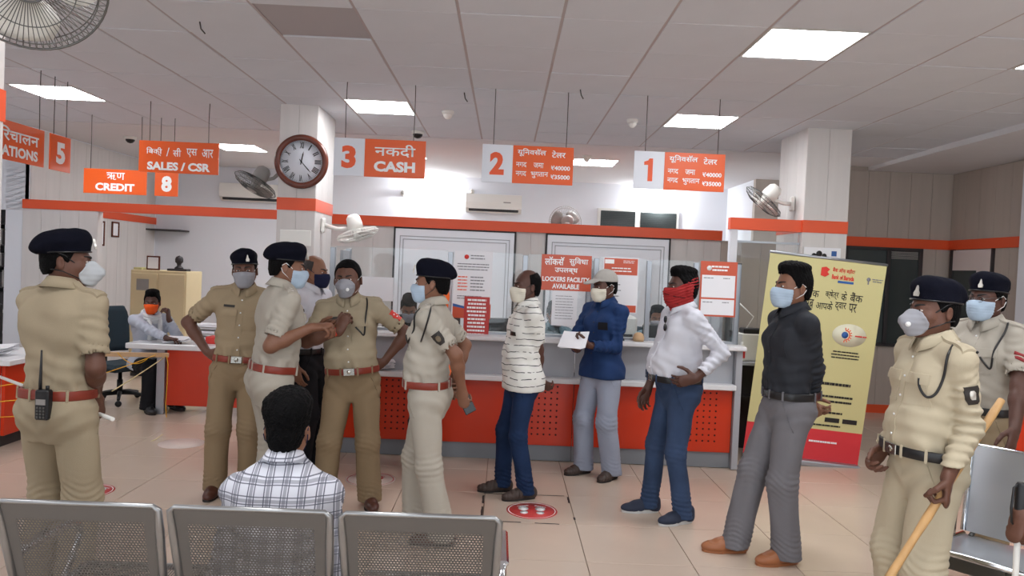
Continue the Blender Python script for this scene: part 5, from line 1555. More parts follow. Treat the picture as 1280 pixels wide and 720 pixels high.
    pr.append((loft(p0, Rp, [(-.16 * s, 0, .01, .12 * s * fw, .09 * s), (-.09 * s, 0, .006, .168 * s * fw, .112 * s), (-.02 * s, 0, .008, .172 * s * fw, .120 * s), (.04 * s, 0, .004, .158 * s * fw, .112 * s * (1 + belly)), (top * s, 0, 0 - belly * .03, .149 * s * fw, .106 * s * (1 + belly * .9))] if not seated else
                   [(-.10 * s, 0, -.01, .15 * s * fw, .11 * s), (-.02 * s, 0, .0, .172 * s * fw, .128 * s), (.04 * s, 0, .0, .16 * s * fw, .12 * s), (.085 * s, 0, .0, .15 * s * fw, .11 * s)], 2.3), .03))
    for sd in (1, -1):
        an = A[sd] + np.array([0, .005, -.055])
        gl = np.array([0, .048, -.02 if not seated else -.03]) * s
        pr.append((ell(p0 + Rp @ (np.array([sd * .072, 0, 0]) * s) + Rp @ gl, (.088 * s, .086 * s, .095 * s)), .05))
    Ft = field_for(pr, res, .05)
    lo = np.minimum(Ft.lo, np.min([np.minimum(K[1], A[1]), np.minimum(K[-1], A[-1])], 0) - .14); lo[2] = 0.0
    hi = np.maximum(Ft.lo + res * np.array(Ft.d.shape), np.max([np.maximum(K[1], A[1]), np.maximum(K[-1], A[-1])], 0) + .14)
    Ft = Field(lo, hi, res)
    for p, k in pr: Ft.add(p, k)
    for sd in (1, -1):
        an = A[sd] + np.array([0, .005, -.055])
        G = Field(lo, hi, res)
        G.add(cone(hips[sd] + np.array([0, 0, .0]), K[sd], hip_r * s * min(fat, 1.06), kn_r * s), .02)
        G.add(cone(K[sd], an, kn_r * s, hem_r * s), .035)
        ax = unit(K[sd] - A[sd])
        for J, amp, fr in ((K[sd], .0035, .034), (A[sd] + np.array([0, 0, .03]), .0065 if fit == 'slim' else .004, .030)):
            def fold(Xg, Yg, Zg, J=J, amp=amp, fr=fr, ax=ax, sd=sd):
                x, y, z = Xg - f32(J[0]), Yg - f32(J[1]), Zg - f32(J[2]); tt = x * f32(ax[0]) + y * f32(ax[1]) + z * f32(ax[2])
                return amp * np.exp(-(tt / .09) ** 2) * np.sin(2 * pi * (tt + .35 * x * sd + .3 * y) / fr + 2.2 * np.sin(26 * x + 19 * y + sd + seed))
            G.warp(fold)
        G.warp(lambda Xg, Yg, Zg: .0048 * ripple(Xg, Yg, Zg, 30, seed + sd, (1, .8, .18)))
        merge(Ft, G, .016 if not seated else .03)
    Ft.cut((0, 0, .036), (0, 0, -1))
    if not seated:
        c_ = p0 - np.array([0, 0, .05 * s])
        Ft.warp(lambda Xg, Yg, Zg: .0035 * np.exp(-((Zg - f32(c_[2])) / .09) ** 2) * np.sin(70 * (Zg - f32(c_[2])) - 55 * np.abs(Xg) + seed))
    Vt, Fct = Ft.extract(); Vt = smooth_mesh(Vt, Fct, 1)
    to = link_mesh('trousers', np_mesh('trousers', Vt, Fct, [trousers]), t)

    # ---- shirt
    b = belly
    z0 = .035 if tucked else hem
    prof = ([(z0 * s, 0, -b * .02, .158 * s * fw, .112 * s * (1 + b))] if tucked else [(z0 * s, 0, .004, .187 * s * fw, .142 * s * (1 + b * .6)), (.01 * s, 0, .002, .184 * s * fw, .139 * s * (1 + b * .8))]) + [(.10 * s, 0, -.006 - b * .05, (.158 if tucked else .168) * s * fw, (.118 if tucked else .126) * s * (1 + b * 1.3)),
            (.18 * s, 0, -.006 - b * .06, .158 * s * fw, .119 * s * (1 + b * 1.4)), (.27 * s, 0, -.002 - b * .03, .160 * s * fw, .116 * s * (1 + b * .7)), (.36 * s, 0, .0, .168 * s * fw, .116 * s), (.44 * s, 0, .008, .158 * s * fw, .104 * s),
            (.50 * s, 0, .016, .115 * s, .082 * s), (.545 * s, 0, .018, .068 * s, .064 * s), (.565 * s, 0, .016, .060 * s, .060 * s)]
    main = [(loft(p0, Rt, prof, 2.3), .02)]
    for sd in (1, -1):
        main.append((cone(T(sd * .055, .018, .525), S[sd] + Rt @ np.array([sd * .008, 0, .004]), .040 * s, .058 * s), .05))
        main.append((ell(T(sd * .075, -.062, .37), (.075 * s, .050 * s, .075 * s), Rt), .05))
        main.append((ell(T(sd * .085, .070, .38), (.085 * s, .045 * s, .11 * s), Rt), .05))
    if b > .05: main.append((ell(T(0, -.06 - .05 * b, .15), (.135 * s * fw, (.075 + .10 * b) * s, .14 * s), Rt), .06))
    if not tucked:
        for sd in (1, -1):
            main.append((ell(p0 + Rp @ (np.array([sd * .076, .050, -.035]) * s), (.098 * s, .098 * s, .13 * s)), .04)); main.append((ell(p0 + Rp @ (np.array([sd * .085, -.02, -.04]) * s), (.108 * s, .11 * s, .14 * s)), .04))
    slv = []
    for sd in (1, -1):
        q = P[sd]; e, w = q['e'], q['w']; d1 = unit(e - S[sd]); d2 = unit(w - e)
        if sleeves == 'short':
            E = S[sd] + (e - S[sd]) * .80
            slv.append((sd, [(cone(S[sd], E + d1 * .02, .059 * s, .062 * s), .02)], [endcut(E, d1, .11, .09), cone(E - d1 * .025, E + d1 * .02, .052 * s, .057 * s)], [(S[sd] + (e - S[sd]) * .45, d1, .005, .045)]))
        else:
            E = e + (w - e) * (.93 if sleeves == 'long' else .80)
            slv.append((sd, [(cone(S[sd], e, .060 * s, .050 * s), .02), (cone(e, E + d2 * .02, .051 * s, .040 * s), .02), (cone(E - d2 * .055, E + d2 * .02, .040 * s, .041 * s), .006)],
                        [endcut(E, d2, .075, .07), cone(E - d2 * .02, E + d2 * .02, .031 * s, .034 * s)], [(e, d2, .007, .038), (S[sd] + (e - S[sd]) * .5, d1, .0045, .045), (e + (w - e) * .55, d2, .0055, .034)]))
    allp = main + [x for q in slv for x in q[1]]
    lo = np.min([p[1] for p, k in allp], 0) - .03; hi = np.max([p[2] for p, k in allp], 0) + .03
    Fs = Field(lo, hi, res)
    for p, k in main: Fs.add(p, k)
    Rti = Rt.T
    def trunk(Xg, Yg, Zg):
        x, y, z = Xg - f32(p0[0]), Yg - f32(p0[1]), Zg - f32(p0[2])
        zz = x * f32(Rti[2, 0]) + y * f32(Rti[2, 1]) + z * f32(Rti[2, 2]); xx = x * f32(Rti[0, 0]) + y * f32(Rti[0, 1]) + z * f32(Rti[0, 2])
        an = np.arctan2(y, x)
        o = .0058 * ripple(Xg, Yg, Zg, 34, seed, (1, .6, .55))
        if tucked: o = o + .0045 * np.exp(-((zz - .085) / .05) ** 2) * np.sin(an * 13 + 2 * np.sin(an * 3 + seed) + zz * 30)
        return o + .0028 * np.exp(-((zz - .18) / .10) ** 2) * np.sin(zz * 95 + 22 * xx * np.sign(xx) + 2 * np.sin(an * 2 + seed))
    Fs.warp(trunk)
    for sd, add, subs, folds in slv:
        G = Field(lo, hi, res)
        for p, k in add: G.add(p, k)
        for J, ax, amp, fr in folds:
            def fold(Xg, Yg, Zg, J=J, amp=amp, fr=fr, ax=ax, sd=sd):
                x, y, z = Xg - f32(J[0]), Yg - f32(J[1]), Zg - f32(J[2]); tt = x * f32(ax[0]) + y * f32(ax[1]) + z * f32(ax[2])
                return amp * np.exp(-(tt / .10) ** 2) * np.sin(2 * pi * (tt + .3 * y) / fr + 2.0 * np.sin(30 * x - 24 * y + 17 * z + sd + seed))
            G.warp(fold)
        for pz_ in subs: G.sub(pz_, .004)
        merge(Fs, G, .022)
    Fs.cut(T(0, 0, z0 + .01), -Rt[:, 2])
    Vs, Fcs = Fs.extract(); Vs = smooth_mesh(Vs, Fcs, 1)
    so = link_mesh('shirt', np_mesh('shirt', Vs, Fcs, [shirt]), t)
    surf = Surf([(Vs, Fcs)])
    fr, upv, rt_ = Rt @ np.array([0, -1.0, 0]), Rt[:, 2], Rt[:, 0]

    # collar
    if collar:
        rows = [[], [], [], [], []]; N = 30
        for i in range(N + 1):
            th = radians(13) + (2 * pi - radians(26)) * i / N     # 0 = front
            dx, dy = sin(th), -cos(th); fo = max(0, cos(th)); tip = max(0, 1 - min(th, 2 * pi - th) / radians(62))
            c0 = np.array([0, .012, .565]); zt = .582 + .020 * (1 - cos(th)) * .5 - .018 * fo
            for k, (r, z) in enumerate(((.058, zt - .035), (.061, zt), (.067, zt + .003), (.078 + .006 * fo, zt - .016), (.092 + .020 * tip + .008 * (1 - fo), zt - .046 - .030 * tip))):
                rows[k].append(Vector(T(dx * r, c0[1] + dy * r * 1.0, z)))
        c_ = MB().grid(rows).build('collar', shirt, so); m_ = c_.modifiers.new('thickness', 'SOLIDIFY'); m_.thickness = .003
    if placket:
        patch(surf, T(0, 0, .515), rt_, upv * s, fr, lambda a: (.015, -(.45 if tucked else .515 - hem - .02) * a), shirt, 'placket', so, .0005, .0025, 2, 24)
        bm_ = MB()
        for k in range(5):
            hpt = surf.hit(T(0, 0, .47 - .085 * k), fr)
            if hpt is not None: bm_.lathe([(.0055, 0), (.0055, .0025), (0, .003)], 8, Matrix.Translation(hpt + Vector(fr) * .003) @ Vector(fr).to_track_quat('Z', 'Y').to_matrix().to_4x4())
        if bm_.v: bm_.build('buttons', 'strap_white' if shirt not in ('black_cotton', 'blue_cotton') else 'print_black', so)

    # belt
    if belt and tucked:
        full = Surf([(Vs, Fcs), (Vt, Fct)]); R_ = []; N = 48; ctr = T(0, -b * .02, .062)
        for i in range(N):
            a = 2 * pi * i / N; dv = Rt @ np.array([cos(a), sin(a), 0]); best = 0
            for dz in (-.017, 0, .017):
                hpt = full.hit(ctr + Rt[:, 2] * dz * s, dv, .205 * fat * s)
                if hpt is not None: best = max(best, float((np.array(hpt) - ctr) @ dv))
            R_.append(best if best > .05 else (R_[-1] if R_ else .13))
        R_ = np.array(R_)
        for _ in range(3): R_ = np.maximum(R_, (np.roll(R_, 1) + np.roll(R_, -1)) / 2)
        rows = []
        for (dr, dz) in ((-.012, -.021), (.004, -.021), (.0055, -.018), (.0055, .018), (.004, .021), (-.012, .021)):
            rows.append([Vector(ctr + Rt @ np.array([cos(2 * pi * i / N), sin(2 * pi * i / N), 0]) * (R_[i] + dr) + Rt[:, 2] * dz * s) for i in range(N)])
        bo = MB().grid(rows, True, wrap=True).build('belt', belt, t)
        i = int(N * .75); c_ = ctr + Rt @ np.array([0, -1, 0]) * (R_[i] + .006)
        Fm = Matrix((Vector(rt_), Vector(upv), Vector(fr))).transposed().to_4x4(); Fm.translation = Vector(c_)
        g = MB()
        if officer: g.box((-.036, -.024, -.002), (.036, .024, .004), .003, Fm); g.lathe([(.014, .004), (.012, .0065), (0, .007)], 14, Fm)
        else:
            for a_, b_ in (((-.028, -.022), (.028, -.016)), ((-.028, .016), (.028, .022)), ((-.028, -.022), (-.022, .022)), ((.022, -.022), (.028, .022)), ((-.003, -.016), (.003, .016))): g.box((*a_, -.001), (*b_, .004), 0, Fm)
        g.build('buckle', 'buckle', bo)
        for a_ in (35, 75, 105, 145, 215, 250, 290, 325):
            a_ = radians(a_); i = int(N * a_ / (2 * pi)) % N; dv = Rt @ np.array([cos(a_), sin(a_), 0]); tv = Rt @ np.array([-sin(a_), cos(a_), 0])
            Fm = Matrix((Vector(tv), Vector(upv), Vector(dv))).transposed().to_4x4(); Fm.translation = Vector(ctr + dv * (R_[i] + .004))
            MB().box((-.006, -.028, -.004), (.006, .028, .0045), .001, Fm).build('belt_loop', trousers, to)

    # trouser pockets and fly
    if not seated:
        ts = Surf([(Vt, Fct)]); pk = MB()
        for sd in (1, -1):
            pts = []
            for u in range(6):
                v = u / 5; nn = np.array([sd * .85, -.55 + .35 * v, 0]); h_ = ts.hit(p0 + Rp @ np.array([0, 0, (.02 - .15 * v) * s]), Rp @ nn)
                if h_ is not None: pts.append(h_ + Vector(Rp @ unit(nn)) * .001)
            if len(pts) > 2: MB().tube(pts, .0032, 5).build('pocket_edge', trousers, to)
    # shoes
    up, sl = shoe_mesh(*shoes)
    for sd in (1, -1):
        o = link_mesh('shoe', up, t); fx, fy, yaw = feet[sd][:3]
        o.location = (fx, fy, 0); o.rotation_euler = (0, 0, radians(yaw)); o.scale = (s, s, s)
        link_mesh('sole', sl, o)

    # ---- head wear
    def onhead(name, me):
        o = link_mesh(name, me, t); o.matrix_local = HM; return o
    if hair: onhead('hair', head_mesh(hair, broad, hair_m))
    if wear:
        w_ = onhead({'beret': 'beret', 'cap': 'cap', 'bandana': 'face_scarf', 'hood': 'head_scarf'}[wear], head_mesh(wear, broad if wear in ('bandana', 'hood') else 1.0, wear_m))
        if wear == 'beret':
            g = MB(); Fm = facing((.034, -.106, .158), (.30, -1, .25))
            g.prism([(-.010, -.022), (.010, -.022), (.012, -.008), (.006, .004), (.004, .016), (0, .026), (-.004, .016), (-.006, .004), (-.012, -.008)], -.004, .005, 'z', Fm)
            g.build('cap_badge', 'badge_silver', w_)
            g = MB().tube([(.087 * cos(a), .012 + .109 * sin(a), .121 - .10 * (.012 + .109 * sin(a) + .09) / 1.2) for a in [2 * pi * k / 40 for k in range(40)]], .0042, 6, closed=True).build('band', 'belt_black', w_)
    if mask:
        mo = onhead('mask', head_mesh(mask, broad, mask_m))
        for sd in (1, -1):
            B_ = broad
            if straps == 'ear':
                MB().tube([(sd * .054 * B_, -.052, .048), (sd * .070 * B_, -.02, .072), (sd * .081 * B_, .012, .092), (sd * .083 * B_, .034, .075)], .0022, 5).build('strap', strap_m, mo)
                MB().tube([(sd * .052 * B_, -.045, -.012), (sd * .068 * B_, -.01, .012), (sd * .080 * B_, .022, .034), (sd * .083 * B_, .036, .06)], .0022, 5).build('strap', strap_m, mo)
            else:
                MB().tube([(sd * .050 * B_, -.064, .050), (sd * .068 * B_, -.03, .072), (sd * .079 * B_, .0, .098), (sd * .083 * B_, .03, .11), (sd * .05, .098, .12), (0, .116, .12)], .003, 5).build('strap', strap_m, mo)
                MB().tube([(sd * .050 * B_, -.060, -.006), (sd * .064 * B_, -.03, .008), (sd * .074 * B_, .005, .024), (sd * .072 * B_, .04, .03), (sd * .04, .09, .03), (0, .108, .03)], .003, 5).build('strap', strap_m, mo)
        if mask == 'mask_cup':
            MB().lathe([(.011, -.002), (.011, .005), (.008, .007), (0, .0075)], 14, facing((.028, -.137, .012), (.75, -1, -.05))).build('valve', 'strap_white', mo)

    # ---- uniform details
    if officer:
        od = dict(officer)
        for sd in (1, -1):
            po = patch(surf, T(sd * .078, 0, .395), rt_, upv * s, fr, lambda a: (.052 * s, -.125 * a), shirt, 'pocket', so, .0005, .003, 5, 6)
            patch(surf, T(sd * .078, 0, .408), rt_, upv * s, fr, lambda a: (.056 * s, -.045 * a), shirt, 'pocket_flap', so, .004, .0055, 8, 3)
            e1, e2 = T(sd * .07, .012, .55), S[sd] + Rt @ np.array([sd * .045, 0, .05])
            dv = unit(e2 - e1); nv = unit(np.cross(dv, np.cross([0, 0, 1.0], dv))); nv = nv if nv[2] > 0 else -nv
            L = np.linalg.norm(e2 - e1)
            ep = patch(surf, e1, Rt[:, 1], dv, nv, lambda a: (.024 + .006 * a, L * 1.04 * a), shirt, 'epaulette', so, .005, .007, 3, 8)
            if od.get('stars', True):
                for k in range(od.get('nstar', 2)):
                    hpt = surf.hit(e1 + dv * L * (.55 + .2 * k), nv)
                    if hpt is not None: MB().lathe([(.010, 0), (.007, .004), (0, .005)], 5, Matrix.Translation(hpt + Vector(nv) * .008) @ Vector(nv).to_track_quat('Z', 'Y').to_matrix().to_4x4()).build('star', 'badge_silver' if not od.get('dark_star') else 'badge_black', ep)
        if od.get('plate', True): patch(surf, T(-.078, 0, .435), rt_, upv * s, fr, lambda a: (.036, -.016 * a), 'badge_black', 'name_plate', so, .003, .003, 3, 2)
        for key, pts in od.get('cords', {}).items():
            P_ = []
            for (x, y, z, nx, ny, nz) in pts:
                nn = Rt @ unit([nx, ny, nz]); hpt = surf.hit(T(x, y, z), nn, .25)
                P_.append((hpt if hpt is not None else Vector(T(x, y, z))) + Vector(nn) * .007)
            # rounded run of the cord
            Q = []
            for i in range(len(P_) - 1):
                a0 = P_[max(i - 1, 0)]; a1, a2 = P_[i], P_[i + 1]; a3 = P_[min(i + 2, len(P_) - 1)]
                for j in range(5):
                    u = j / 5; Q.append(.5 * (2 * a1 + (a2 - a0) * u + (2 * a0 - 5 * a1 + 4 * a2 - a3) * u * u + (3 * a1 - a0 - 3 * a2 + a3) * u ** 3))
            Q.append(P_[-1])
            MB().tube(Q, .0055, 7).build('lanyard', 'belt_black', so)
        for sd, kind in od.get('arm', []):
            d1 = unit(P[sd]['e'] - S[sd]); ov = np.array([sd * .8, -.6, 0]) if kind == 'chevron' else np.array([sd * 1.0, -.15, 0]); out = unit(ov - d1 * (ov @ d1)); uu = np.cross(d1, out)
            c_ = S[sd] + d1 * .10 * s
            if kind in ('black', 'dull'):
                ba = patch(surf, c_, uu, d1, out, lambda a: (.030 * (1 if a < .6 else 1.6 - a), .075 * a), 'badge_black', 'arm_badge', so, .0015, .003, 4, 6)
                patch(surf, c_ + d1 * .018, uu, d1, out, lambda a: (.015 * sin(pi * (.15 + .7 * a)), .036 * a), 'badge_silver' if kind == 'black' else 'badge_dull', 'emblem', ba, .004, .003, 4, 4)
            elif kind == 'red':
                ba = patch(surf, c_, uu, d1, out, lambda a: (.032 * (1 if a < .6 else 1.5 - .85 * a), .085 * a), 'print_red', 'arm_badge', so, .0015, .003, 4, 6)
                for k in range(5): patch(surf, c_ + d1 * (.012 + .012 * k) + uu * (.014 if k % 2 else -.012), uu, d1, out, lambda a: (.005, .008 * a), 'print_white', 'dot', ba, .004, .002, 2, 2)
            elif kind == 'chevron':
                for k in range(2):
                    G = MB()
                    for m_ in (1, -1):
                        pts2 = []
                        for dd in (0, .018):
                            row = []
                            for i in range(5):
                                u = i / 4; hpt = surf.hit(c_ + d1 * (.03 + k * .028 + dd - .022 * u) + uu * m_ * .045 * u, out)
                                row.append((hpt if hpt is not None else Vector(c_)) + Vector(out) * .004)
                            pts2.append(row)
                        G.grid(pts2)
                    cv = G.build('chevron', 'thread_red', so); md = cv.modifiers.new('thickness', 'SOLIDIFY'); md.thickness = .003
    return dict(root=t, P=P, S=S, T=T, Rt=Rt, surf=surf, shirt=so, HM=HM, s=s, M=root, K=K, A=A)
# ------------------------------------------------------------------ the people
def px_x(px, py, Y): return at(px, py, Y).x
CORD_L = [(.125, -.01, .56, .1, -.3, 1), (.125, 0, .49, .1, -1, .2), (.12, 0, .40, 0, -1, 0), (.108, 0, .305, 0, -1, 0), (.085, 0, .325, 0, -1, 0), (.055, 0, .36, 0, -1, 0)]
CORD_SIDE = [(.14, .0, .56, .2, -.2, 1), (.165, 0, .48, .2, -1, .25), (.155, 0, .40, .15, -1, 0), (.142, 0, .33, .1, -1, 0), (.122, 0, .315, .05, -1, 0), (.105, 0, .35, 0, -1, 0), (.10, 0, .39, 0, -1, 0)]
CORD_ARM = [(.12, .02, .56, .3, .3, 1), (.20, .03, .50, .8, .6, .7), (.24, .03, .42, 1, .45, .1), (.245, .0, .33, 1, .2, 0)]
BER = dict(wear='beret', wear_m='beret_navy')
Q = {}
Q['near_left'] = person('policeman in khaki and beret seen from behind at far left, radio on belt', 1.72, px_x(74, 491, 3.5), 3.5, 166, 'skin_b', head=(-52, 2, 0), lean=2,
    right=dict(world=at(119, 494, 3.60), polew=(.5, -.8, -.2), dw=(.10, .15, -1), nw=(-.9, .3, 0), pose='grip'), left=dict(world=at(112, 500, 3.74), pole=(.6, .6, 0), dw=(.6, -.2, -.7), nw=(-.3, -.8, 0), pose='loose'),
    shirt='khaki', trousers='khaki', mask='mask_cup', mask_m='mask_white', straps='head', strap_m='belt_black', officer=dict(nstar=0, plate=False), seed=3, fat=1.0, **BER)
Q['hip'] = person('policeman in brown khaki and beret with a hand on his hip by the desk', 1.68, px_x(297, 452, 5.12), 5.12, 14, 'skin_b', head=(-2, 2, -3), side=3,
    right=dict(world=at(259, 440, 5.08), polew=(-1, .15, .1), d=(.75, -.25, -.6), n=(.5, .6, .3), pose='hip'), shirt='khaki_tan', trousers='khaki_brown', mask='mask_pleat', mask_m='mask_grey', straps='ear',
    officer=dict(dark_star=True), seed=5, feet={-1: (-.12, .0, -10), 1: (.10, .02, 12)}, **BER)
Q['pointing'] = person('policeman in pale khaki and beret seen from behind, reaching towards the bareheaded officer', 1.73, px_x(340, 455, 4.55), 4.55, 124, 'skin_c', head=(-16, 8, 0), lean=6, fat=1.07, belly=.05,
    right=dict(world=at(390, 409, 4.42), polew=(-.2, -.3, -1), dw=(1, .1, .12), nw=(0, .3, -1), pose='loose'), left=dict(world=at(398, 412, 4.78), pole=(.3, .3, -1), pose='loose'),
    shirt='khaki_pale', trousers='khaki_pale', belt='belt_brown', mask='mask_pleat', mask_m='mask_blue', officer=dict(nstar=3), seed=7, **BER)
Q['white_back'] = person('balding man in white shirt and black trousers behind the bareheaded officer', 1.68, px_x(388, 470, 5.75), 5.75, 70, 'skin_e', head=(8, 4, 0), sleeves='long', shirt='white_cotton', trousers='dark_trouser',
    belt='belt_black', hair='hair_fringe', hair_m='hair_grey', mask='mask_pleat', mask_m='mask_dark', strap_m='mask_dark', shoes=('oxford', 'leather_black', 'sole_dark'), seed=9)
Q['bare'] = person('stout bareheaded policeman facing the camera with a hand on his chest', 1.645, px_x(441, 470, 4.95), 4.95, 4, 'skin_b', head=(-6, 1, -4), side=-5, fat=1.10, belly=.10, broad=1.06, headscale=1.07,
    right=dict(world=at(424, 414, 4.70), polew=(-1, -.2, -.8), dw=(.35, .05, .8), nw=(.3, 1, 0), pose='loose'), left=dict(world=at(480, 452, 4.98), polew=(1, .25, 0), d=(-.75, -.2, -.6), n=(-.4, .7, .3), pose='hip'),
    shirt='khaki', trousers='khaki_brown', hair='hair_short', mask='mask_cup', mask_m='mask_grey', officer=dict(cords={'a': CORD_L}, arm=[(1, 'red')]), seed=11, feet={-1: (-.16, -.02, -14), 1: (.14, .02, 14)})
Q['phone'] = person('policeman in pale khaki and beret in profile, phone held behind his back', 1.66, px_x(536, 472, 4.45), 4.45, -98, 'skin_c', head=(4, 2, 0), broad=1.05, fat=1.03, belly=.06,
    left=dict(world=at(577, 487, 4.42), polew=(.9, -.5, 0), dw=(.25, .1, -1), nw=(.3, 1, .1), pose='grip'), right=dict(world=at(566, 478, 4.66), polew=(.8, .6, 0), dw=(.5, -.8, -.2), nw=(-1, 0, 0), pose='loose'),
    shirt='khaki_pale', trousers='khaki_pale', mask='mask_pleat', mask_m='mask_blue', strap_m='belt_black', officer=dict(cords={'a': CORD_SIDE, 'b': CORD_ARM}, arm=[(1, 'dull')]), seed=13, feet={-1: (-.10, -.08, -6), 1: (.11, .14, 8)}, **BER)
Q['orange'] = person('short person in orange head scarf at the counter behind the policeman holding a phone', 1.50, px_x(541, 470, 5.8), 5.8, -100, 'skin_e', sleeves='long', shirt='scarf_orange', trousers='dark_trouser', tucked=False, hem=-.2, belt=None,
    wear='hood', wear_m='scarf_orange', hair=None, collar=False, placket=False, seed=15, res=.010)
Q['stripes'] = person('balding man in white shirt with thin dark wavy lines and blue jeans', 1.64, px_x(653, 485, 5.35), 5.35, -76, 'skin_d', head=(6, 0, 0), broad=1.02, belly=.08,
    left=dict(world=at(674, 486, 5.42), polew=(1, -.5, 0), dw=(.75, .2, -.6), nw=(.4, .9, .2), pose='relaxed'), right=dict(world=at(670, 482, 5.6), polew=(.8, .7, 0), dw=(.5, -.8, -.3), nw=(-1, 0, 0), pose='loose'),
    shirt='wave_print', tucked=False, hem=-.105, trousers='jeans', fit='slim', hair='hair_bald', mask='mask_pleat', mask_m='mask_cream', strap_m='belt_black', shoes=('sandal', 'sandal', 'sole_dark'), seed=17, feet={-1: (-.10, -.10, -4), 1: (.10, .03, 6)})
Q['blue'] = person('man in blue shirt and pale cap reading papers at the counter', 1.655, px_x(752, 470, 5.93), 5.93, -50, 'skin_d', head=(-14, 6, 0),
    left=dict(world=at(737, 432, 5.66), polew=(.5, .2, -1), dw=(-1, .1, .25), nw=(-.2, .5, 1), pose='loose'), right=dict(world=at(721, 437, 5.78), polew=(-.6, .4, -1), dw=(-.5, -.6, .3), nw=(.3, 0, 1), pose='loose'),
    sleeves='long', shirt='blue_cotton', tucked=False, hem=-.085, trousers='pale_trouser', wear='cap', wear_m='cap_grey', mask='mask_pleat', mask_m='mask_cream', shoes=('sandal', 'sandal', 'sole_dark'), seed=19, feet={-1: (-.12, -.04, -10), 1: (.12, .04, 8)})
Q['scarf'] = person('stout man in white shirt with red scarf over his face, hand on hip', 1.69, px_x(846, 487, 5.0), 5.0, -76, 'skin_d', head=(0, -2, 0), fat=1.14, belly=.34,
    left=dict(world=at(870, 473, 4.74), polew=(1, .2, .1), dw=(-.9, -.1, -.25), nw=(.1, 1, .2), pose='hip'), right=dict(world=at(808, 492, 5.12), pole=(-.3, .8, 0)),
    sleeves='rolled', shirt='white_cotton', trousers='jeans_faded', fit='slim', belt='belt_black', wear='bandana', wear_m='bandana', hair='hair_full', shoes=('sneaker', 'navy_shoe', 'sole_pale'), seed=21, feet={-1: (-.11, -.12, -10), 1: (.13, .02, 8)})
Q['black'] = person('man in black shirt and grey trousers with hands clasped behind his back', 1.735, px_x(982, 522, 4.33), 4.33, -84, 'skin_c', head=(4, -1, 0),
    left=dict(world=at(1014, 507, 4.36), polew=(1, -.4, 0), dw=(.55, .5, -.6), nw=(.4, .9, 0), pose='loose'), right=dict(world=at(1012, 511, 4.55), polew=(1, .6, 0), dw=(.4, -.8, -.4), nw=(.9, .2, 0), pose='loose'),
    sleeves='rolled', shirt='black_cotton', trousers='grey_trouser', belt='belt_black', hair='hair_full', mask='mask_pleat', mask_m='mask_blue', shoes=('loafer', 'leather_tan', 'leather_tan'), seed=23, feet={-1: (-.09, -.24, -6), 1: (.09, .0, 6)})
Q['stick'] = person('policeman in cream khaki and beret holding a bamboo stick at the right', 1.665, px_x(1158, 547, 3.18), 3.18, -84, 'skin_b', head=(0, 1, 0), fat=.96, belly=.12, broad=1.02,
    left=dict(world=at(1184, 598, 2.93), polew=(.6, .3, 0), dw=(-.05, -.1, -1), nw=(-.75, .5, 0), pose='grip'), right=dict(world=at(1103, 562, 3.30), pole=(-.4, 1, 0), pose='loose'),
    sleeves='long', shirt='khaki_cream', trousers='khaki_cream', fit='loose', belt='belt_black', mask='mask_cup', mask_m='mask_grey', straps='head', strap_m='belt_black', officer=dict(nstar=1, plate=False, cords={'a': CORD_SIDE, 'b': CORD_ARM[:2]}, arm=[(1, 'black')]), shoes=('oxford', 'leather_black', 'sole_dark'), seed=25, res=.0070, **BER)
Q['specs'] = person('policeman with spectacles and red sleeve chevron at far right, hand on the bench', 1.715, px_x(1226, 510, 4.15), 4.15, -64, 'skin_d', head=(-4, 1, 0), fat=1.03, belly=.05,
    left=dict(w=(0, 0, 0), world=at(1268, 545, 3.74), polew=(.8, .2, 0), dw=(-.35, -.35, -.85), nw=(-.5, .6, -.3), pose='rest'), right=dict(pose='relaxed'),
    shirt='khaki_pale', trousers='khaki_tan', belt='belt_black', mask='mask_pleat', mask_m='mask_blue', officer=dict(nstar=0, plate=False, cords={'a': CORD_L}, arm=[(1, 'chevron')]), shoes=('oxford', 'leather_black', 'sole_dark'), seed=27, feet={-1: (-.14, -.30, -10), 1: (.12, .0, 10)}, **BER)
Q['seated'] = person('man in checked shirt with thick black hair seated on the front bench, seen from behind', 1.60, px_x(347, 560, 2.56), 2.56, 182, 'skin_e', head=(3, 2, 0), lean=13, pz=.405, droop=.035, fat=.92, seated=True, tucked=False, hem=-.06, shirt='plaid', trousers='jeans', fit='slim', sleeves='long',
    hair='hair_thick', mask='mask_pleat', mask_m='mask_dark', strap_m='mask_dark', right=dict(w=(-.13, -.30, .56), pole=(-.25, .6, -1), d=(.2, -1, -.1), n=(0, 0, -1)), left=dict(w=(.13, -.30, .56), pole=(.25, .6, -1), d=(-.2, -1, -.1), n=(0, 0, -1)),
    feet={-1: (-.14, -.46, -6), 1: (.14, -.46, 6)}, shoes=('sneaker', 'navy_shoe', 'sole_pale'), seed=29, placket=False)
Q['desk'] = person('seated man in white shirt and scarf with orange mask at the office desk', 1.64, px_x(184, 440, 8.0), 8.0, 48, 'skin_d', head=(-34, 6, 0), lean=9, pz=.475, seated=True, tucked=False, hem=-.08, shirt='shirt_grey', trousers='dark_trouser', sleeves='long',
    hair='hair_full', mask='mask_pleat', mask_m='mask_orange', strap_m='mask_orange', left=dict(world=at(211, 399, 7.82), polew=(.8, -.2, -1), dw=(-.15, 0, 1), nw=(-1, .1, 0), pose='loose'), right=dict(world=at(209, 423, 7.62), polew=(-.6, -.6, -.3), dw=(1, -.1, -.05), nw=(0, 0, -1), pose='relaxed'),
    feet={-1: (-.14, -.40, -6), 1: (.14, -.38, 6)}, shoes=('oxford', 'leather_black', 'sole_dark'), seed=31, res=.009)
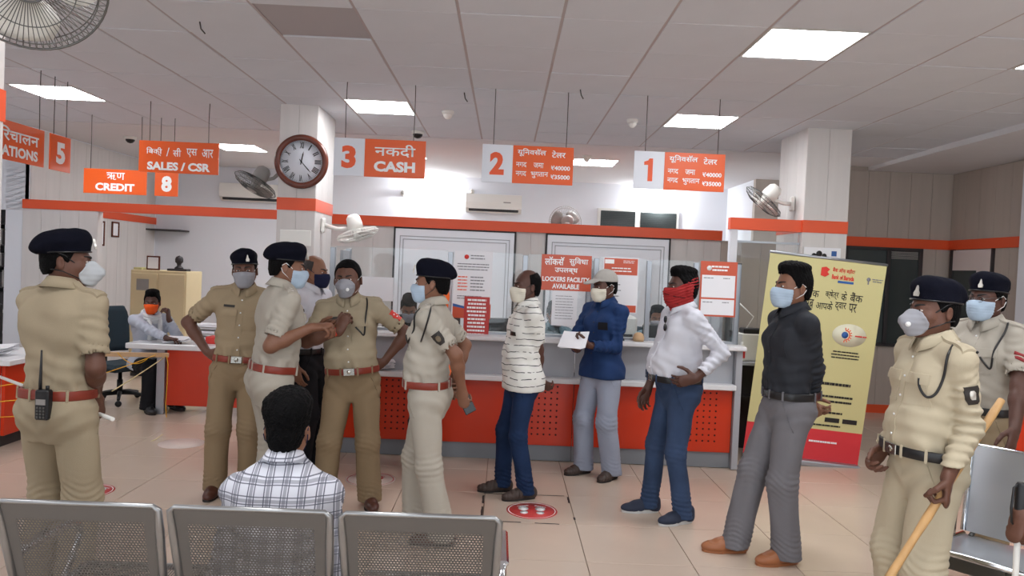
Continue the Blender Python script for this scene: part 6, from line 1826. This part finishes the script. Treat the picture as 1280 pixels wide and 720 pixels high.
Q['edge'] = person('person in dark green sleeve at the right edge, holding a white baton on the bench', 1.66, 2.62, 2.86, -50, 'skin_b', pz=.53, seated=True, tucked=False, hem=-.1, shirt='green_cloth', trousers='brown_cloth', sleeves='long',
    hair='hair_short', right=dict(world=at(1270, 645, 2.86), polew=(.3, .4, -1), dw=(-.3, -.05, -1), nw=(1, .2, 0), pose='grip'), left=dict(w=(.16, -.34, .66), pole=(1, .3, -.3), d=(-.2, -1, -.1), n=(0, 0, -1)), feet={-1: (-.14, -.44, -6), 1: (.14, -.44, 6)}, seed=33, res=.010)
# clerks on the far side of the glass
for k, (px_, py_, Y_, rz_, sh, lb, hp_) in enumerate(((510, 378, 7.45, 10, 'dark_trouser', 'dark haired clerk bent forward behind the glass at counter 3', 34), (690, 390, 7.5, 25, 'teal_cloth', 'clerk in grey blue check behind the lockers sign', 6), (822, 384, 7.5, -10, 'teal_cloth', 'clerk in teal behind the glass beside the red scarf', 4))):
    x_ = px_x(px_, py_, Y_)
    Q['clerk%d' % k] = person(lb, 1.62, x_, Y_, rz_, 'skin_e', head=(0, hp_, 0), lean=6 if k else 14, pz=.60 if k == 0 else .56, seated=True, tucked=False, hem=-.08, shirt=sh, trousers='dark_trouser', sleeves='long', hair='hair_full', mask='mask_pleat', mask_m='mask_grey',
        right=dict(w=(-.16, -.34, .80), pole=(-1, .3, -.3), d=(.2, -1, -.1), n=(0, 0, -1)), left=dict(w=(.16, -.34, .80), pole=(1, .3, -.3), d=(-.2, -1, -.1), n=(0, 0, -1)), feet={-1: (-.12, -.30, -6), 1: (.12, -.30, 6)}, seed=40 + k, res=.011, placket=False)
    office_chair(('dark chair under the bent clerk at counter 3', 'dark chair of the clerk behind the lockers sign', 'dark chair of the clerk in teal')[k], x_, Y_ + .02, radians(rz_), .47 if k else .5)

# what the man at the desk wears round his neck
q = Q['desk']; T = q['T']
sc = MB()
for r, zz in ((.085, .545), (.092, .515), (.086, .49)):
    sc.tube([T(r * sin(a), .012 - r * 1.05 * cos(a), zz - .02 * cos(a)) for a in [2 * pi * k / 24 for k in range(24)]], .022, 8, closed=True)
for sx in (-1, 1): sc.tube([T(sx * .06, -.09, .50), T(sx * .05, -.135, .40), T(sx * .055, -.14, .28), T(sx * .06, -.135, .18)], [.022, .026, .026, .03], 8)
sc.build('neck_scarf', 'scarf_white', q['root'])
# spectacles
g = MB()
for sx in (-1, 1):
    g.tube([(sx * .033 + .021 * cos(a), -.112 + .006 * abs(cos(a)), .072 + .016 * sin(a)) for a in [2 * pi * k / 20 for k in range(20)]], .0016, 5, closed=True)
    g.tube([(sx * .054, -.106, .076), (sx * .076, -.04, .082), (sx * .082, .015, .085)], .0016, 5)
g.tube([(-.012, -.113, .075), (.012, -.113, .075)], .0016, 5)
o = g.build('spectacles', 'steel_dark', Q['specs']['root']); o.matrix_local = Q['specs']['HM']
# dark phone in the shirt pocket of the striped man, label on the blue shirt
q = Q['stripes']; patch(q['surf'], q['T'](.075, 0, .345), q['Rt'][:, 0], q['Rt'][:, 2], q['Rt'] @ np.array([.15, -1, 0]), lambda a: (.042, -.028 * a), 'print_black', 'pocket_stripe', q['shirt'], .002, .004, 4, 2)
q = Q['blue']; patch(q['surf'], q['T'](.08, 0, .39), q['Rt'][:, 0], q['Rt'][:, 2], q['Rt'] @ np.array([.1, -1, 0]), lambda a: (.04, -.06 * a), 'dark_trouser', 'pocket_print', q['shirt'], .002, .003, 4, 4)
q = Q['black']; patch(q['surf'], q['T'](.08, 0, .39), q['Rt'][:, 0], q['Rt'][:, 2], q['Rt'] @ np.array([.1, -1, 0]), lambda a: (.05, -.11 * a), 'black_cotton', 'pocket', q['shirt'], .001, .003, 4, 4)
q = Q['pointing']; patch(q['surf'], q['T'](-.15, .07, .30), q['Rt'][:, 1], q['Rt'][:, 2], q['Rt'] @ np.array([-1, .1, 0]), lambda a: (.003, -.001 * a), 'khaki_pale', 'seam', q['shirt'], .0, .001, 1, 1)
# red thread on the bareheaded officer's wrist
q = Q['bare']; w, e = q['P'][-1]['w'], q['P'][-1]['e']; dv = unit(w - e)
u_ = unit(np.cross(dv, [0, 0, 1.0])); v_ = np.cross(dv, u_)
for k in range(3): MB().tube([w - dv * (.012 + .006 * k) + (u_ * cos(a) + v_ * sin(a)) * .0285 for a in [2 * pi * i / 18 for i in range(18)]], .003, 5, closed=True).build('wrist_thread', 'print_orange' if k else 'print_red', q['root'])
# things held or hung
def world_pt(q, p): return q['M'] @ Vector(p)
def hold(q, sd, along=.075, off=.022):
    P_ = q['P'][sd]; d = unit(P_['d']); n = unit(np.array(P_['n'], float) - d * (np.array(P_['n'], float) @ d))
    R = q['M'].to_3x3()
    return world_pt(q, P_['w'] + d * along + n * off), R @ Vector(d), R @ Vector(n)
p, d, n = hold(Q['phone'], 1, .085, .026)
z = (d * .35 + Vector((.85, -.2, .3)) * .2 + Vector((0, 0, -.5))).normalized()
t = thing('mobile_phone', 'black mobile phone held behind the back of the policeman in profile', 'phone', p)
Fm = Matrix.Rotation(radians(-28), 4, 'Y') @ Matrix.Rotation(radians(20), 4, 'Z')
MB().box((-.036, -.005, -.075), (.036, .005, .075), .004, Fm).build('case', 'black_plastic', t)
MB().box((-.033, -.0062, -.07), (.033, -.0048, .07), 0, Fm).build('screen', 'black_gloss', t)
# radio on the belt
q = Q['near_left']
hp_ = q['surf'].hit(q['T'](-.06, .1, .085), q['Rt'] @ np.array([-.18, 1, 0]))
t = thing('walkie_talkie', 'black walkie talkie with antenna clipped to belt of the nearest officer at left', 'radio', world_pt(q, Vector((hp_.x, hp_.y + .036, hp_.z - .05))), radians(168 - 180 + 8))
MB().box((-.032, -.02, -.075), (.032, .02, .062), .007).build('body', 'black_plastic', t)
MB().tube([(-.018, 0, .06), (-.018, 0, .10), (-.016, 0, .24)], [.008, .007, .004], 8).build('antenna', 'black_plastic', t)
MB().tube([(.016, 0, .06), (.016, 0, .08)], .008, 8).build('knob', 'black_plastic', t)
MB().box((-.022, -.0225, -.005), (.022, -.0195, .02)).build('display', 'grey_plastic', t)
k_ = MB()
for i in range(3):
    for j in range(4): k_.box((-.02 + i * .0155, -.0225, -.065 + j * .014), (-.011 + i * .0155, -.0195, -.057 + j * .014))
k_.build('keypad', 'steel_dark', t)
# white pipe
a, b = at(-14, 466, 4.7), at(141, 524, 3.5)
tag(MB().tube([a, a.lerp(b, .5), b], .0095, 10).build('white_pipe', 'white_plastic'), 'thin white pipe held low by the nearest officer at left', 'pipe')
# bamboo stick
p, d, n = hold(Q['stick'], 1, .075, .020)
a = at(1252, 500, 3.08); b = p + (p - a).normalized() * .62
pts = [a.lerp(p, k / 6) for k in range(6)] + [p.lerp(b, k / 6) for k in range(7)]
rs = [.0145 + (.0025 if k % 3 == 1 else 0) + .0006 * (k % 2) for k in range(13)]
t = tag(MB().tube(pts, rs, 10).build('bamboo_stick', 'cane'), 'knotty tan bamboo stick held slanting by the policeman in cream khaki', 'stick')
# baton of the person at the edge
p, d, n = hold(Q['edge'], -1, .075, .02)
t = thing('baton', 'white baton with black grip and wrist loop at the right edge', 'baton', p)
MB().tube([(0, 0, -.34), (0, 0, .03)], .012, 10).build('rod', 'white_plastic', t)
MB().tube([(0, 0, .03), (.002, 0, .06), (.004, 0, .19), (.004, 0, .2)], [.016, .021, .021, .016], 12).build('grip', 'black_plastic', t)
MB().tube([(-.012, 0, .19), (-.03, -.005, .18), (-.038, -.008, .10), (-.034, -.008, .045), (-.02, -.004, .03), (-.008, 0, .05)], .005, 7).build('wrist_loop', 'belt_black', t)
# papers in the hands of the man in blue
q = Q['blue']; a, _, _ = hold(q, 1, .09, .0); b, _, _ = hold(q, -1, .09, .0)
c = (a + b) / 2 + Vector((-.02, -.03, .035))
t = thing('papers', 'sheaf of white papers held by the man in blue shirt', 'papers', c, radians(-35))
for k in range(4):
    MB().box((-.105, -.075, 0), (.105, .075, .0015), 0, Matrix.Rotation(radians(52), 4, 'X') @ Matrix.Translation((.004 * k, .003 * k, -.004 * k)) @ Matrix.Rotation(radians(2.5 * k), 4, 'Z')).build('sheet', 'paper', t)
# sunglasses hung in the open collar
q = Q['scarf']; hpt = q['surf'].hit(q['T'](.03, 0, .43), q['Rt'] @ np.array([0, -1, 0]))
if hpt is not None:
    fr = Vector(q['Rt'] @ np.array([0, -1.0, 0]))
    t = thing('sunglasses', 'dark sunglasses hanging on the white shirt front of the man in red scarf', 'glasses', world_pt(q, hpt + fr * .012), radians(-76))
    for sx, lz in ((-1, .03), (1, -.025)):
        MB().lathe([(.024, 0), (.022, .006), (0, .007)], 14, Matrix.Translation((.004, -.004, lz)) @ RX @ Matrix.Diagonal((.8, 1.05, 1, 1))).build('lens', 'lens_dark', t)
    MB().tube([(.0, .0, .05), (0, -.004, .0), (0, .0, -.05)], .003, 6).build('frame', 'steel_dark', t)
flush_texts()
bpy.context.view_layer.update()
